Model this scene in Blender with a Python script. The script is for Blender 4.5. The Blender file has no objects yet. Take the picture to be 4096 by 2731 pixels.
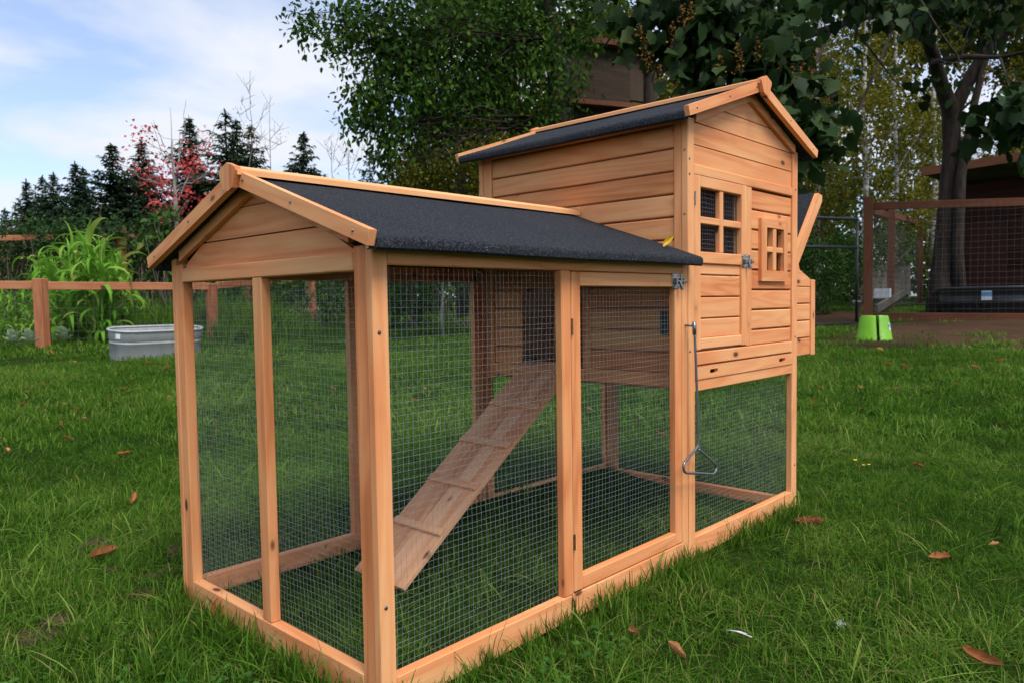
import bpy, math, random
import numpy as np
from mathutils import Vector, Matrix, noise
random.seed(7); RNG = np.random.default_rng(7)
SC = bpy.context.scene
COL = SC.collection

# ------------------------------------------------------------------ camera, world, sun, exposure
CAM = np.array([-0.7652, -1.0359, 0.6992]); YAW, PIT, ROL = map(math.radians, (43.1218, -2.9566, -0.8746)); FPX = 3008.99
FW = np.array([math.cos(PIT)*math.cos(YAW), math.cos(PIT)*math.sin(YAW), math.sin(PIT)])
_r = np.array([math.sin(YAW), -math.cos(YAW), 0.0]); _u = np.cross(_r, FW)
RT = math.cos(ROL)*_r + math.sin(ROL)*_u; UP = math.cos(ROL)*_u - math.sin(ROL)*_r
cam = bpy.data.cameras.new("camera"); cam.sensor_width = 36; cam.lens = FPX*36/4096; cam.clip_end = 2000; cam.clip_start = 0.02
cam.dof.use_dof = True; cam.dof.focus_distance = 1.75; cam.dof.aperture_fstop = 9.0
camo = bpy.data.objects.new("camera", cam); COL.objects.link(camo)
camo.matrix_world = Matrix(((RT[0], UP[0], -FW[0], CAM[0]), (RT[1], UP[1], -FW[1], CAM[1]), (RT[2], UP[2], -FW[2], CAM[2]), (0, 0, 0, 1)))
SC.camera = camo

SUN_TO = Vector((-0.14, -0.53, 0.83)).normalized()
sun = bpy.data.lights.new("sun", 'SUN'); sun.energy = 3.0; sun.angle = math.radians(28); sun.color = (1.0, 0.95, 0.88)
suno = bpy.data.objects.new("sun", sun); COL.objects.link(suno); suno.rotation_euler = SUN_TO.to_track_quat('Z', 'Y').to_euler()

W_ = bpy.data.worlds.new("World"); SC.world = W_; W_.use_nodes = True
nt = W_.node_tree; nt.nodes.clear()
def wn(t, **k):
    n = nt.nodes.new(t)
    for a, b in k.items(): setattr(n, a, b)
    return n
sky = wn('ShaderNodeTexSky'); sky.sky_type = 'NISHITA'; sky.sun_disc = False
sky.sun_elevation = math.asin(SUN_TO.z); sky.sun_rotation = math.atan2(SUN_TO.x, SUN_TO.y); sky.air_density = 1.0; sky.dust_density = 1.2
tc = wn('ShaderNodeTexCoord'); sep = wn('ShaderNodeSeparateXYZ'); nt.links.new(tc.outputs['Generated'], sep.inputs[0])
zz = wn('ShaderNodeMath', operation='MAXIMUM'); nt.links.new(sep.outputs[2], zz.inputs[0]); zz.inputs[1].default_value = 0.0
za = wn('ShaderNodeMath', operation='ADD'); nt.links.new(zz.outputs[0], za.inputs[0]); za.inputs[1].default_value = 0.16
dx = wn('ShaderNodeMath', operation='DIVIDE'); nt.links.new(sep.outputs[0], dx.inputs[0]); nt.links.new(za.outputs[0], dx.inputs[1])
dy = wn('ShaderNodeMath', operation='DIVIDE'); nt.links.new(sep.outputs[1], dy.inputs[0]); nt.links.new(za.outputs[0], dy.inputs[1])
cmb = wn('ShaderNodeCombineXYZ'); nt.links.new(dx.outputs[0], cmb.inputs[0]); nt.links.new(dy.outputs[0], cmb.inputs[1])
n1 = wn('ShaderNodeTexNoise'); n1.inputs['Scale'].default_value = 1.25; n1.inputs['Detail'].default_value = 6; n1.inputs['Roughness'].default_value = 0.5; n1.inputs['Distortion'].default_value = 0.35
nt.links.new(cmb.outputs[0], n1.inputs['Vector'])
rmp = wn('ShaderNodeValToRGB'); rmp.color_ramp.elements[0].position = 0.42; rmp.color_ramp.elements[0].color = (0.18, 0.18, 0.18, 1)
rmp.color_ramp.elements[1].position = 0.60; rmp.color_ramp.elements[1].color = (1, 1, 1, 1)
nt.links.new(n1.outputs['Fac'], rmp.inputs[0])
skm = wn('ShaderNodeMix', data_type='RGBA', blend_type='MULTIPLY'); skm.inputs[0].default_value = 1.0
nt.links.new(sky.outputs[0], skm.inputs[6]); skm.inputs[7].default_value = (1.25, 1.28, 1.42, 1)
mix = wn('ShaderNodeMix', data_type='RGBA'); nt.links.new(rmp.outputs[0], mix.inputs[0]); nt.links.new(skm.outputs[2], mix.inputs[6])
mix.inputs[7].default_value = (5.5, 5.75, 6.3, 1)
bg = wn('ShaderNodeBackground'); bg.inputs[1].default_value = 0.13
out = wn('ShaderNodeOutputWorld'); nt.links.new(mix.outputs[2], bg.inputs[0]); nt.links.new(bg.outputs[0], out.inputs[0])

SC.view_settings.view_transform = 'Standard'; SC.view_settings.look = 'None'; SC.view_settings.gamma = 1.0
SC.view_settings.use_curve_mapping = False; SC.view_settings.exposure = 0.3
SC.render.engine = 'CYCLES'; SC.cycles.max_bounces = 4; SC.cycles.diffuse_bounces = 2; SC.cycles.transmission_bounces = 3; SC.cycles.use_adaptive_sampling = True; SC.cycles.adaptive_threshold = .025; SC.cycles.transparent_max_bounces = 4
SC.cycles.use_denoising = True; SC.cycles.caustics_reflective = False; SC.cycles.caustics_refractive = False

# ------------------------------------------------------------------ helpers
def ray(u, v): return FW + RT*(u-2048)/FPX - UP*(v-1365.5)/FPX
def at(u, v, d): return CAM + d*ray(u, v)                        # point at photo pixel (u, v), d metres deep
def sn(x, y): return (np.sin(1.7*x+.6*y+.3)+np.sin(-.9*x+2.1*y+1.1)+np.sin(3.1*x-1.3*y+2.)*.5+np.sin(2.3*x+3.7*y)*.4)/2.9
def ground(x, y):
    x = np.asarray(x, float); y = np.asarray(y, float)
    d = np.hypot(x-.9, y-.4); s = np.clip(d-2.2, 0, None)
    h = -.022 + .03*np.where(s < 14, s, 14+(1-np.exp(-(s-14)/8))*5)
    h = h + .052*np.exp(-(np.clip(np.abs(x-1.3)-.3, 0, None)/.25)**2-((y-.86)/.3)**2)
    return h + .014*sn(x*1.1, y*1.1)*np.clip((d-.9)/2, .25, 1)
def gz(x, y): return float(ground(x, y))

def link(o, parent=None):
    COL.objects.link(o)
    if parent is not None: o.parent = parent
    return o
def tag(o, label=None, cat=None, group=None, kind=None):
    if label: o['label'] = label
    if cat: o['category'] = cat
    if group: o['group'] = group
    if kind: o['kind'] = kind
    return o
def empty(name, loc=(0, 0, 0), label=None, cat=None, group=None):
    o = bpy.data.objects.new(name, None); o.empty_display_size = .1; COL.objects.link(o); o.location = loc
    return tag(o, label, cat, group)
def mesh(name, v, f, mat, attrs=None, smooth=False):
    me = bpy.data.meshes.new(name)
    if isinstance(f, np.ndarray):
        v = np.asarray(v, np.float32); k = f.shape[1]; me.vertices.add(len(v)); me.vertices.foreach_set('co', v.ravel())
        me.loops.add(f.size); me.loops.foreach_set('vertex_index', f.ravel().astype(np.int32)); me.polygons.add(len(f))
        me.polygons.foreach_set('loop_start', np.arange(0, f.size, k, dtype=np.int32)); me.update(calc_edges=True)
    else:
        me.from_pydata([tuple(map(float, p)) for p in v], [], f); me.update()
    for n, a in (attrs or {}).items():
        a = np.asarray(a, np.float32)
        t = me.attributes.new(n, 'FLOAT_VECTOR' if a.ndim == 2 else 'FLOAT', 'POINT'); t.data.foreach_set('vector' if a.ndim == 2 else 'value', a.ravel())
    if smooth: me.polygons.foreach_set('use_smooth', np.ones(len(me.polygons), bool))
    if mat is not None: me.materials.append(mat)
    return me
def obj(name, me, parent=None, loc=None):
    o = bpy.data.objects.new(name, me); link(o, parent)
    if loc is not None: o.location = loc
    return o
def merge(parts):
    V = []; F = []; n = 0
    for v, f in parts:
        V.extend(v); F.extend([tuple(i+n for i in q) for q in f]); n += len(v)
    return V, F
def tube(pts, rad, n=6, cap=True):
    pts = [np.asarray(p, float) for p in pts]; rad = [rad]*len(pts) if np.isscalar(rad) else rad
    V = []; F = []; a = None
    for i, p in enumerate(pts):
        t = pts[min(i+1, len(pts)-1)]-pts[max(i-1, 0)]; t = t/(np.linalg.norm(t)+1e-12)
        if a is None: a = np.cross(t, (0, 0, 1.) if abs(t[2]) < .9 else (1., 0, 0))
        a = a-t*(a@t); a = a/np.linalg.norm(a); b = np.cross(t, a)
        for k in range(n):
            w = 2*math.pi*k/n; V.append(p+rad[i]*(math.cos(w)*a+math.sin(w)*b))
        if i:
            for k in range(n): F.append(((i-1)*n+k, (i-1)*n+(k+1) % n, i*n+(k+1) % n, i*n+k))
    if cap: F.append(tuple(range(n))[::-1]); F.append(tuple(range((len(pts)-1)*n, len(pts)*n)))
    return V, F
def lathe(prof, n=32, sx=1., sy=1.):
    V = []; F = []
    for i, (r, z) in enumerate(prof):
        for k in range(n):
            a = 2*math.pi*k/n; V.append((r*sx*math.cos(a), r*sy*math.sin(a), z))
        if i:
            for k in range(n): F.append(((i-1)*n+k, (i-1)*n+(k+1) % n, i*n+(k+1) % n, i*n+k))
    return V, F

# ------------------------------------------------------------------ materials
class NT:
    def __init__(s, name):
        s.m = bpy.data.materials.new(name); s.m.use_nodes = True; s.t = s.m.node_tree; s.t.nodes.clear()
    def n(s, t, ins=None, **k):
        q = s.t.nodes.new(t)
        for a, b in k.items(): setattr(q, a, b)
        for a, b in (ins or {}).items(): s.set(q, a, b)
        return q
    def set(s, q, a, b):
        if isinstance(b, bpy.types.NodeSocket): s.t.links.new(b, q.inputs[a])
        elif hasattr(b, 'outputs'): s.t.links.new(b.outputs[0], q.inputs[a])
        else: q.inputs[a].default_value = b
    def math(s, op, a, b=None, c=False):
        q = s.n('ShaderNodeMath', operation=op, use_clamp=c); s.set(q, 0, a)
        if b is not None: s.set(q, 1, b)
        return q.outputs[0]
    def noise(s, vec, scale, detail=3, rough=.5, dist=0., col=False):
        q = s.n('ShaderNodeTexNoise', {'Scale': scale, 'Detail': detail, 'Roughness': rough, 'Distortion': dist})
        if vec is not None: s.set(q, 'Vector', vec)
        return q.outputs['Color' if col else 'Fac']
    def ramp(s, fac, *st):
        q = s.n('ShaderNodeValToRGB'); e = q.color_ramp.elements
        while len(e) < len(st): e.new(.5)
        for i, (p, c) in enumerate(st):
            e[i].position = p; e[i].color = (*c, 1) if len(c) == 3 else c
        s.set(q, 0, fac); return q.outputs[0]
    def rng(s, x, a, b, c=0., d=1.):
        q = s.n('ShaderNodeMapRange', {1: a, 2: b, 3: c, 4: d}); s.set(q, 0, x); return q.outputs[0]
    def mixc(s, f, a, b, mode='MIX'):
        q = s.n('ShaderNodeMix', data_type='RGBA', blend_type=mode); s.set(q, 0, f); s.set(q, 6, a if not isinstance(a, tuple) else (*a, 1)); s.set(q, 7, b if not isinstance(b, tuple) else (*b, 1)); return q.outputs[2]
    def scale(s, vec, sc):
        q = s.n('ShaderNodeVectorMath', operation='MULTIPLY'); s.set(q, 0, vec); q.inputs[1].default_value = sc; return q.outputs[0]
    def attr(s, name, kind='GEOMETRY', out='Fac'):
        q = s.n('ShaderNodeAttribute', attribute_type=kind, attribute_name=name); return q.outputs[out]
    def bump(s, h, st, d=.01):
        q = s.n('ShaderNodeBump', {'Strength': st, 'Distance': d}); s.set(q, 'Height', h); return q.outputs[0]
    def done(s, col, rough=.6, metal=0., spec=.4, normal=None, trans=None):
        b = s.n('ShaderNodeBsdfPrincipled'); s.set(b, 'Base Color', (*col, 1) if isinstance(col, tuple) else col); s.set(b, 'Roughness', rough); b.inputs['Metallic'].default_value = metal
        b.inputs['Specular IOR Level'].default_value = spec
        if normal is not None: s.set(b, 'Normal', normal)
        sh = b.outputs[0]
        if trans:
            t = s.n('ShaderNodeBsdfTranslucent'); s.set(t, 0, (*col, 1) if isinstance(col, tuple) else col)
            mx = s.n('ShaderNodeMixShader', {0: trans}); s.set(mx, 1, sh); s.set(mx, 2, t.outputs[0]); sh = mx.outputs[0]
        o = s.n('ShaderNodeOutputMaterial'); s.t.links.new(sh, o.inputs[0]); return s.m

def wood_mat(name, light, mid, dark, knots=True, rough=.58, bump=.15, wear=0.):
    s = NT(name); g = s.attr('gr', out='Vector'); tone = s.attr('tone')
    big = s.noise(s.scale(g, (1.6, 9, 9)), 1.0, 3, .5, .3)
    rings = s.math('SINE', s.math('MULTIPLY', s.math('ADD', s.noise(s.scale(g, (1.1, 11, 11)), 1.0, 2, .45, .5), s.math('MULTIPLY', s.noise(s.scale(g, (2.2, 60, 60)), 1., 2), .12)), 46.0))
    rings = s.rng(rings, -1, 1)
    fine = s.noise(s.scale(g, (5, 330, 330)), 1.0, 3, .6)
    f = s.math('ADD', s.math('MULTIPLY', big, .75), s.math('ADD', s.math('MULTIPLY', rings, .22), s.math('MULTIPLY', fine, .34)))
    f = s.math('ADD', f, s.math('MULTIPLY', s.math('SUBTRACT', tone, .5), .72))
    c = s.ramp(s.rng(f, .28, 1.02), (0, dark), (.45, mid), (1, light))
    c = s.mixc(s.math('MULTIPLY', s.rng(s.noise(s.scale(g, (1.3, 16, 16)), 1., 3, .6), .5, .68), .5), c, tuple(min(1., q*w) for q, w in zip(light, (.97, 1.18, 1.16))))
    c = s.mixc(s.math('MULTIPLY', s.rng(s.noise(s.scale(g, (3, 7, 7)), 1., 3, .6), .52, .75), .4), c, tuple(q*w for q, w in zip(mid, (1.02, .78, .62))))
    if knots:
        v = s.n('ShaderNodeTexVoronoi', {'Vector': s.scale(g, (6.5, 13, 13)), 'Scale': 1.0, 'Randomness': 1.0})
        pick = s.math('GREATER_THAN', s.n('ShaderNodeSeparateColor', {0: v.outputs['Color']}).outputs[0], .28)
        k = s.math('MULTIPLY', s.rng(v.outputs['Distance'], .12, .07), pick)
        halo = s.math('MULTIPLY', s.rng(v.outputs['Distance'], .24, .08), pick)
        c = s.mixc(s.math('MULTIPLY', halo, .38), c, tuple(q*.66 for q in mid))
        c = s.mixc(s.math('MULTIPLY', k, .93), c, (.085, .032, .014))
    nrm = s.bump(s.math('ADD', fine, s.math('MULTIPLY', rings, .3)), bump, .002)
    return s.done(c, s.rng(big, .2, .8, rough-.0, rough+.15), spec=.2, normal=nrm)
M = {}
M['wood'] = wood_mat('cedar_wood', (.82, .40, .178), (.72, .272, .102), (.49, .140, .043))
M['ramp'] = wood_mat('pale_cedar', (.80, .45, .255), (.70, .335, .165), (.52, .215, .095))
M['inner'] = wood_mat('inner_wood', (.62, .36, .18), (.52, .27, .125), (.40, .18, .075))
M['fence'] = wood_mat('stained_fence_wood', (.46, .19, .095), (.37, .135, .062), (.26, .085, .04), knots=False, rough=.7)
M['pen'] = wood_mat('pen_timber', (.165, .066, .035), (.13, .048, .024), (.085, .03, .015), knots=False, rough=.75)
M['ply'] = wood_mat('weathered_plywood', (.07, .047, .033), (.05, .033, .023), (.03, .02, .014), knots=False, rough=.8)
M['greyboard'] = wood_mat('grey_board', (.17, .155, .135), (.13, .118, .10), (.085, .075, .065), knots=False, rough=.8)
M['shedwall'] = wood_mat('red_brown_siding', (.055, .02, .014), (.04, .0135, .0095), (.025, .009, .0065), knots=False, rough=.8)

s = NT('roof_felt'); p = s.n('ShaderNodeTexCoord').outputs['Object']
fn = s.noise(p, 520, 2, .6); g2 = s.noise(p, 1300, 1, .5); lg = s.noise(p, 9, 3)
fm = s.noise(p, 210, 3, .75); c = s.ramp(s.math('ADD', s.math('MULTIPLY', fn, .35), s.math('MULTIPLY', fm, .65)), (.36, (.006, .007, .009)), (.5, (.021, .024, .031)), (.66, (.075, .08, .09)))
c = s.mixc(s.math('GREATER_THAN', s.noise(p, 420, 1, .5), .76), c, (.36, .37, .38))
c = s.mixc(s.rng(s.noise(p, 5, 5, .65), .45, .75, 0, .4), c, (.042, .042, .042))
M['felt'] = s.done(c, .9, spec=.12, normal=s.bump(fm, 1.0, .004))

def plain(name, col, rough=.5, metal=0., spec=.4, var=.0, vs=6., trans=None):
    s = NT(name)
    if var:
        p = s.n('ShaderNodeTexCoord').outputs['Object']
        c = s.mixc(s.rng(s.noise(p, vs, 4, .6), .3, .7), tuple(q*(1-var) for q in col), tuple(min(1, q*(1+var)) for q in col))
    else: c = col
    return s.done(c, rough, metal, spec, trans=trans)
M['wire'] = plain('galvanised_wire', (.29, .325, .365), .38, .35, .5)
M['chrome'] = plain('bright_steel', (.26, .26, .26), .22, 1., .5, .2, 60)
M['brass'] = plain('dull_brass', (.30, .21, .10), .35, .9, .5, .25, 90)
M['rod'] = plain('grey_steel_rod', (.20, .215, .235), .34, .75, .5, .12, 25)
M['darkplate'] = plain('dark_steel_plate', (.05, .07, .085), .4, .6)
M['fencewire'] = plain('dull_fence_wire', (.16, .17, .17), .5, .5)
M['penwire'] = plain('old_pen_wire', (.15, .14, .13), .5, .4)
M['blacktube'] = plain('black_painted_tube', (.018, .019, .024), .38, .0, .5)
M['blackplastic'] = plain('black_poly_tank', (.022, .023, .028), .42, 0, .5, .3, 3)
M['limeplastic'] = plain('lime_plastic', (.17, .44, .010), .38, 0, .5, .14, 3)
M['white'] = plain('white_label', (.72, .76, .80), .5)
M['blueprint'] = plain('blue_print', (.12, .33, .58), .5)
M['yellow'] = plain('yellow_leaf', (.66, .43, .025), .55, 0, .4, .25, 60, trans=.2)
M['feather'] = plain('white_feather', (.78, .78, .76), .7, trans=.3)
M['shedroof'] = plain('shed_roof', (.10, .085, .075), .8, 0, .3, .3, 2)
M['flower'] = plain('yellow_flower', (.85, .62, .02), .6)

s = NT('galvanised_tank'); p = s.n('ShaderNodeTexCoord').outputs['Object']
c = s.ramp(s.noise(p, 7, 5, .65), (.25, (.27, .28, .285)), (.5, (.40, .41, .41)), (.75, (.49, .48, .45)))
c = s.mixc(s.math('MULTIPLY', s.rng(s.noise(s.scale(p, (6, 6, 1.)), 1, 4, .6), .55, .75), .4), c, (.36, .29, .19))
M['galv'] = s.done(c, .5, .25, .4, normal=s.bump(s.noise(p, 30, 2), .08, .004))

def bark(name, a, b, sc=(14, 14, 3.5)):
    s = NT(name); p = s.n('ShaderNodeTexCoord').outputs['Object']; f = s.noise(s.scale(p, sc), 1., 5, .65)
    return s.done(s.ramp(f, (.3, a), (.7, b)), .9, spec=.2, normal=s.bump(f, .8, .03))
M['bark'] = bark('grey_brown_bark', (.045, .035, .028), (.15, .125, .10))
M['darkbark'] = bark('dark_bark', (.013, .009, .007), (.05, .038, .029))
M['paleb'] = bark('pale_grey_bark', (.14, .13, .12), (.36, .34, .31))
s = NT('birch_bark'); p = s.n('ShaderNodeTexCoord').outputs['Object']
f = s.noise(s.scale(p, (9, 9, 16)), 1., 4, .6); M['birchbark'] = s.done(s.ramp(f, (.38, (.05, .045, .04)), (.5, (.38, .37, .34)), (.8, (.55, .53, .49))), .85)
M['twig'] = plain('twig', (.15, .105, .085), .85, var=.3)

def leafmat(name, stops, trans=.3, rough=.7, spec=.05):
    s = NT(name); return s.done(s.ramp(s.attr('tone'), *stops), rough, 0, spec, trans=trans)
M['alder'] = leafmat('alder_leaf', [(0, (.012, .032, .008)), (.45, (.034, .082, .014)), (.8, (.075, .15, .02)), (1, (.22, .21, .03))], .32)
M['yellowgreen'] = leafmat('autumn_birch_leaf', [(0, (.04, .052, .010)), (.45, (.105, .112, .014)), (.75, (.20, .175, .018)), (1, (.34, .225, .018))], .35)
M['catalpa'] = leafmat('large_leaf', [(0, (.008, .020, .005)), (.6, (.022, .050, .012)), (1, (.06, .095, .02))], .20, .6, .15)
M['red'] = leafmat('red_maple_leaf', [(0, (.34, .045, .045)), (.5, (.56, .085, .085)), (1, (.68, .19, .17))], .30)
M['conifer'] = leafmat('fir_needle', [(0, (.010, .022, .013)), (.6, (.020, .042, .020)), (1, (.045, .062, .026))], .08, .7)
M['shrub'] = leafmat('shrub_leaf', [(0, (.018, .045, .012)), (.5, (.04, .095, .022)), (.85, (.085, .15, .032)), (1, (.20, .18, .04))], .25)
M['bramble'] = leafmat('bramble_leaf', [(0, (.02, .042, .016)), (.55, (.045, .095, .03)), (.9, (.085, .14, .05)), (1, (.20, .16, .06))], .25)
M['drybrush'] = leafmat('dry_brush', [(0, (.10, .075, .045)), (.5, (.22, .165, .095)), (1, (.34, .26, .15))], .2, .8)
M['corn'] = leafmat('corn_leaf', [(0, (.08, .22, .02)), (.5, (.15, .34, .035)), (.85, (.20, .41, .05)), (1, (.36, .44, .09))], .35, .6)
M['squash'] = leafmat('pale_leaf', [(0, (.26, .36, .18)), (1, (.45, .54, .34))], .25)
M['seed'] = leafmat('seed_cluster', [(0, (.07, .035, .014)), (.5, (.17, .08, .02)), (1, (.30, .155, .035))], 0, .8)
M['tallgrass'] = leafmat('tall_grass', [(0, (.035, .11, .015)), (.6, (.07, .19, .025)), (1, (.16, .27, .045))], .3)
M['dead'] = leafmat('dead_leaf', [(0, (.12, .045, .02)), (.35, (.27, .105, .038)), (.7, (.42, .19, .07)), (1, (.50, .33, .17))], .12, .6)

# blade colour: tuft tone on the instance, blade tone on the mesh, broad patches from the place it stands on
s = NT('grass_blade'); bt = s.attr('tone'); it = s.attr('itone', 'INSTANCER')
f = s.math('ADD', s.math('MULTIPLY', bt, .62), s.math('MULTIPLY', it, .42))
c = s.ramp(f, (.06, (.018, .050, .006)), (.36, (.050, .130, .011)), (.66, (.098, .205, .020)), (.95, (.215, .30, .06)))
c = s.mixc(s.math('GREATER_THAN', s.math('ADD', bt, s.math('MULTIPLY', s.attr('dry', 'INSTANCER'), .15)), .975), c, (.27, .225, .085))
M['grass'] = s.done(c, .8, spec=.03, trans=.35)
M['clover'] = leafmat('clover_leaf', [(0, (.03, .10, .016)), (1, (.075, .19, .035))], .25)

s = NT('lawn_soil'); p = s.n('ShaderNodeTexCoord').outputs['Object']
n_ = s.noise(p, 3.0, 6, .65); n2 = s.noise(p, 60, 3, .6); n3 = s.noise(p, .9, 4, .6)
lawn = s.ramp(s.math('ADD', s.math('MULTIPLY', n_, .6), s.math('MULTIPLY', n2, .4)), (.3, (.010, .020, .004)), (.55, (.022, .045, .007)), (.75, (.05, .058, .015)))
dirt = s.ramp(s.math('ADD', s.math('MULTIPLY', n_, .5), s.math('MULTIPLY', n2, .5)), (.3, (.046, .027, .016)), (.7, (.105, .064, .038)))
dm = s.attr('dirt'); c = s.mixc(s.rng(s.math('ADD', dm, s.math('MULTIPLY', s.math('SUBTRACT', n3, .5), .7)), .38, .62), lawn, dirt)
far = s.attr('far'); c = s.mixc(far, c, s.ramp(n_, (.3, (.10, .085, .045)), (.7, (.22, .185, .10))))
M['ground'] = s.done(c, 1., spec=.02, normal=s.bump(s.math('ADD', n2, n_), .7, .03))

# ------------------------------------------------------------------ the ground
DIRT = [(11.6, 1.6, 3.6, 1.5), (9.8, .25, 1.6, .6), (13.5, 4.6, 2.6, 1.6)]         # bare soil in and before the pen: x, y, half-lengths
SCRATCH = [(-.30, .88, .075, .05), (-.02, 1.43, .06, .04), (-.05, .93, .05, .05), (.05, 1.05, .06, .03)]   # scratched spots near the coop
def dirtmask(x, y):
    x = np.asarray(x, float); y = np.asarray(y, float); m = np.zeros_like(x)
    for a, b, c, d in DIRT+SCRATCH:
        q = 1-np.hypot((x-a)/c, (y-b)/d)*.5; m = np.maximum(m, np.clip(q, 0, 1))
    return m
def build_ground():
    ra = np.concatenate([[0], np.geomspace(.08, 3, 70), np.linspace(3.1, 24, 110), np.geomspace(24.6, 900, 30)]); na = 220
    A = np.linspace(0, 2*np.pi, na, endpoint=False); R_, A_ = np.meshgrid(ra, A, indexing='ij')
    x = .9+R_*np.cos(A_); y = .4+R_*np.sin(A_); z = ground(x, y)
    V = np.stack([x, y, z], -1).reshape(-1, 3); i = np.arange(len(ra)-1)[:, None]*na; k = np.arange(na)[None]
    F = np.stack([i+k, i+na+k, i+na+(k+1) % na, i+(k+1) % na], -1).reshape(-1, 4)
    d = np.hypot(V[:, 0]-.9, V[:, 1]-.4); far = np.clip((d-16)/6, 0, 1)*np.clip((V[:, 1]-V[:, 0]-1)/4, 0, 1)
    me = mesh('lawn_ground', V, F, M['ground'], {'dirt': dirtmask(V[:, 0], V[:, 1]), 'far': far}, smooth=True)
    o = obj('lawn_ground', me); tag(o, kind='structure'); return o
build_ground()

# ------------------------------------------------------------------ timber builders (the grain runs along the longest side)
def cbox(c, ax, h, b):
    c = np.asarray(c, float); V = []; key = {}
    for sx in (-1, 1):
        for sy in (-1, 1):
            for sz in (-1, 1):
                for a in range(3):
                    l = [sx*(h[0]-b), sy*(h[1]-b), sz*(h[2]-b)]; l[a] = (sx, sy, sz)[a]*h[a]
                    key[(sx, sy, sz, a)] = len(V); V.append(l)
    L = np.array(V); F = []
    for a in range(3):
        o = [i for i in range(3) if i != a]
        for s in (-1, 1):
            q = []
            for t in ((-1, -1), (1, -1), (1, 1), (-1, 1)):
                g = [0, 0, 0]; g[a] = s; g[o[0]], g[o[1]] = t; q.append(key[(*g, a)])
            F.append(q)
        for s in (-1, 1):                     # the edge running along axis a
            for t in (-1, 1):
                q = []
                for e, w in ((-1, 0), (1, 0), (1, 1), (-1, 1)):
                    g = [0, 0, 0]; g[a] = e; g[o[0]], g[o[1]] = s, t; q.append(key[(*g, o[w])])
                F.append(q)
    for sx in (-1, 1):
        for sy in (-1, 1):
            for sz in (-1, 1): F.append([key[(sx, sy, sz, a)] for a in range(3)])
    G = []
    for q in F:
        p = L[q]; n = np.cross(p[1]-p[0], p[2]-p[0]); G.append(tuple(q) if n@p.mean(0) > 0 else tuple(q[::-1]))
    return L, c+L@np.asarray(ax, float), G
def grain(L, g):
    o = [i for i in range(3) if i != g]; r = np.stack([L[:, g], L[:, o[0]], L[:, o[1]]], -1)
    return r + RNG.uniform(0, 40, 3)
def timber(name, c, ax, h, mat='wood', parent=None, b=.0022, tone=None, g=None, wob=0.0):
    g = int(np.argmax(h)) if g is None else g
    b = min(b, .45*min(h)); L, V, F = cbox(c, ax, h, b)
    if wob: V = V + RNG.normal(0, wob, 3)
    t = RNG.uniform(.12, .88) if tone is None else tone
    o = obj(name, mesh(name, V, F, M[mat], {'gr': grain(L, g), 'tone': np.full(len(V), t)}), parent); return o
I3 = np.eye(3)
def plank(name, x0, x1, y0, y1, z0, z1, mat='wood', parent=None, **k):
    return timber(name, ((x0+x1)/2, (y0+y1)/2, (z0+z1)/2), I3, (abs(x1-x0)/2, abs(y1-y0)/2, abs(z1-z0)/2), mat, parent, **k)
def beam(name, p0, p1, w, h, up=(0, 0, 1), mat='wood', parent=None, **k):
    p0 = np.asarray(p0, float); p1 = np.asarray(p1, float); t = p1-p0; l = np.linalg.norm(t); t /= l
    up = np.asarray(up, float); s = np.cross(up, t); s /= np.linalg.norm(s); u = np.cross(t, s)
    return timber(name, (p0+p1)/2, (t, s, u), (l/2, w/2, h/2), mat, parent, **k)
def prism(name, poly, o, ea, eb, en, th, mat='wood', parent=None, g=0, tone=None):
    ea, eb, en, o = [np.asarray(q, float) for q in (ea, eb, en, o)]; n = len(poly); L = np.array([(a, b, 0) for a, b in poly]+[(a, b, th) for a, b in poly], float)
    V = o+L[:, :1]*ea+L[:, 1:2]*eb+L[:, 2:]*en
    F = [tuple(range(n))[::-1], tuple(range(n, 2*n))]+[(i, (i+1) % n, (i+1) % n+n, i+n) for i in range(n)]
    cen = V.mean(0); q = V[list(F[0])]; nr = np.cross(q[1]-q[0], q[2]-q[0])
    if nr@(q.mean(0)-cen) < 0: F = [f[::-1] for f in F]
    t = RNG.uniform(.12, .88) if tone is None else tone
    return obj(name, mesh(name, V, F, M[mat], {'gr': grain(L, g), 'tone': np.full(len(V), t)}), parent)
def wires(name, o, eu, ev, wu, wv, parent, pu=.0127, pv=.0127, r=.00034, mat='wire', wave=.0013, seg=.05, sag=0., n=3):
    o, eu, ev = [np.asarray(q, float) for q in (o, eu, ev)]; en = np.cross(eu, ev); parts = []
    ph = RNG.uniform(0, 6.28, 8)
    def off(a, b): return en*wave*1.6*(math.sin(7*a+ph[0])+math.sin(11*b+ph[1])+.6*math.sin(23*a+17*b+ph[2]))
    nu = int(wu/pu); u0 = (wu-nu*pu)/2; nv = int(wv/pv); v0 = (wv-nv*pv)/2
    k = max(2, int(wv/seg))
    for i in range(nu+1):
        a = u0+i*pu; q = RNG.normal(0, wave*.5); f = RNG.uniform(0, 6)
        parts.append(tube([o+eu*(a+q+wave*.9*math.sin(9*b+f))+ev*b+off(a, b) for b in np.linspace(0, wv, k+1)], r, n, False))
    k = max(2, int(wu/seg))
    for j in range(nv+1):
        b = v0+j*pv; q = RNG.normal(0, wave*.5); f = RNG.uniform(0, 6)
        parts.append(tube([o+eu*a+ev*(b+q+wave*.9*math.sin(9*a+f))+off(a, b)+en*r*1.6 for a in np.linspace(0, wu, k+1)], r, n, False))
    V, F = merge(parts); ob = obj(name, mesh(name, np.array(V), np.array(F), M[mat], smooth=True), parent); ob['kind'] = 'stuff'; return ob
_scr = None
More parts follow.
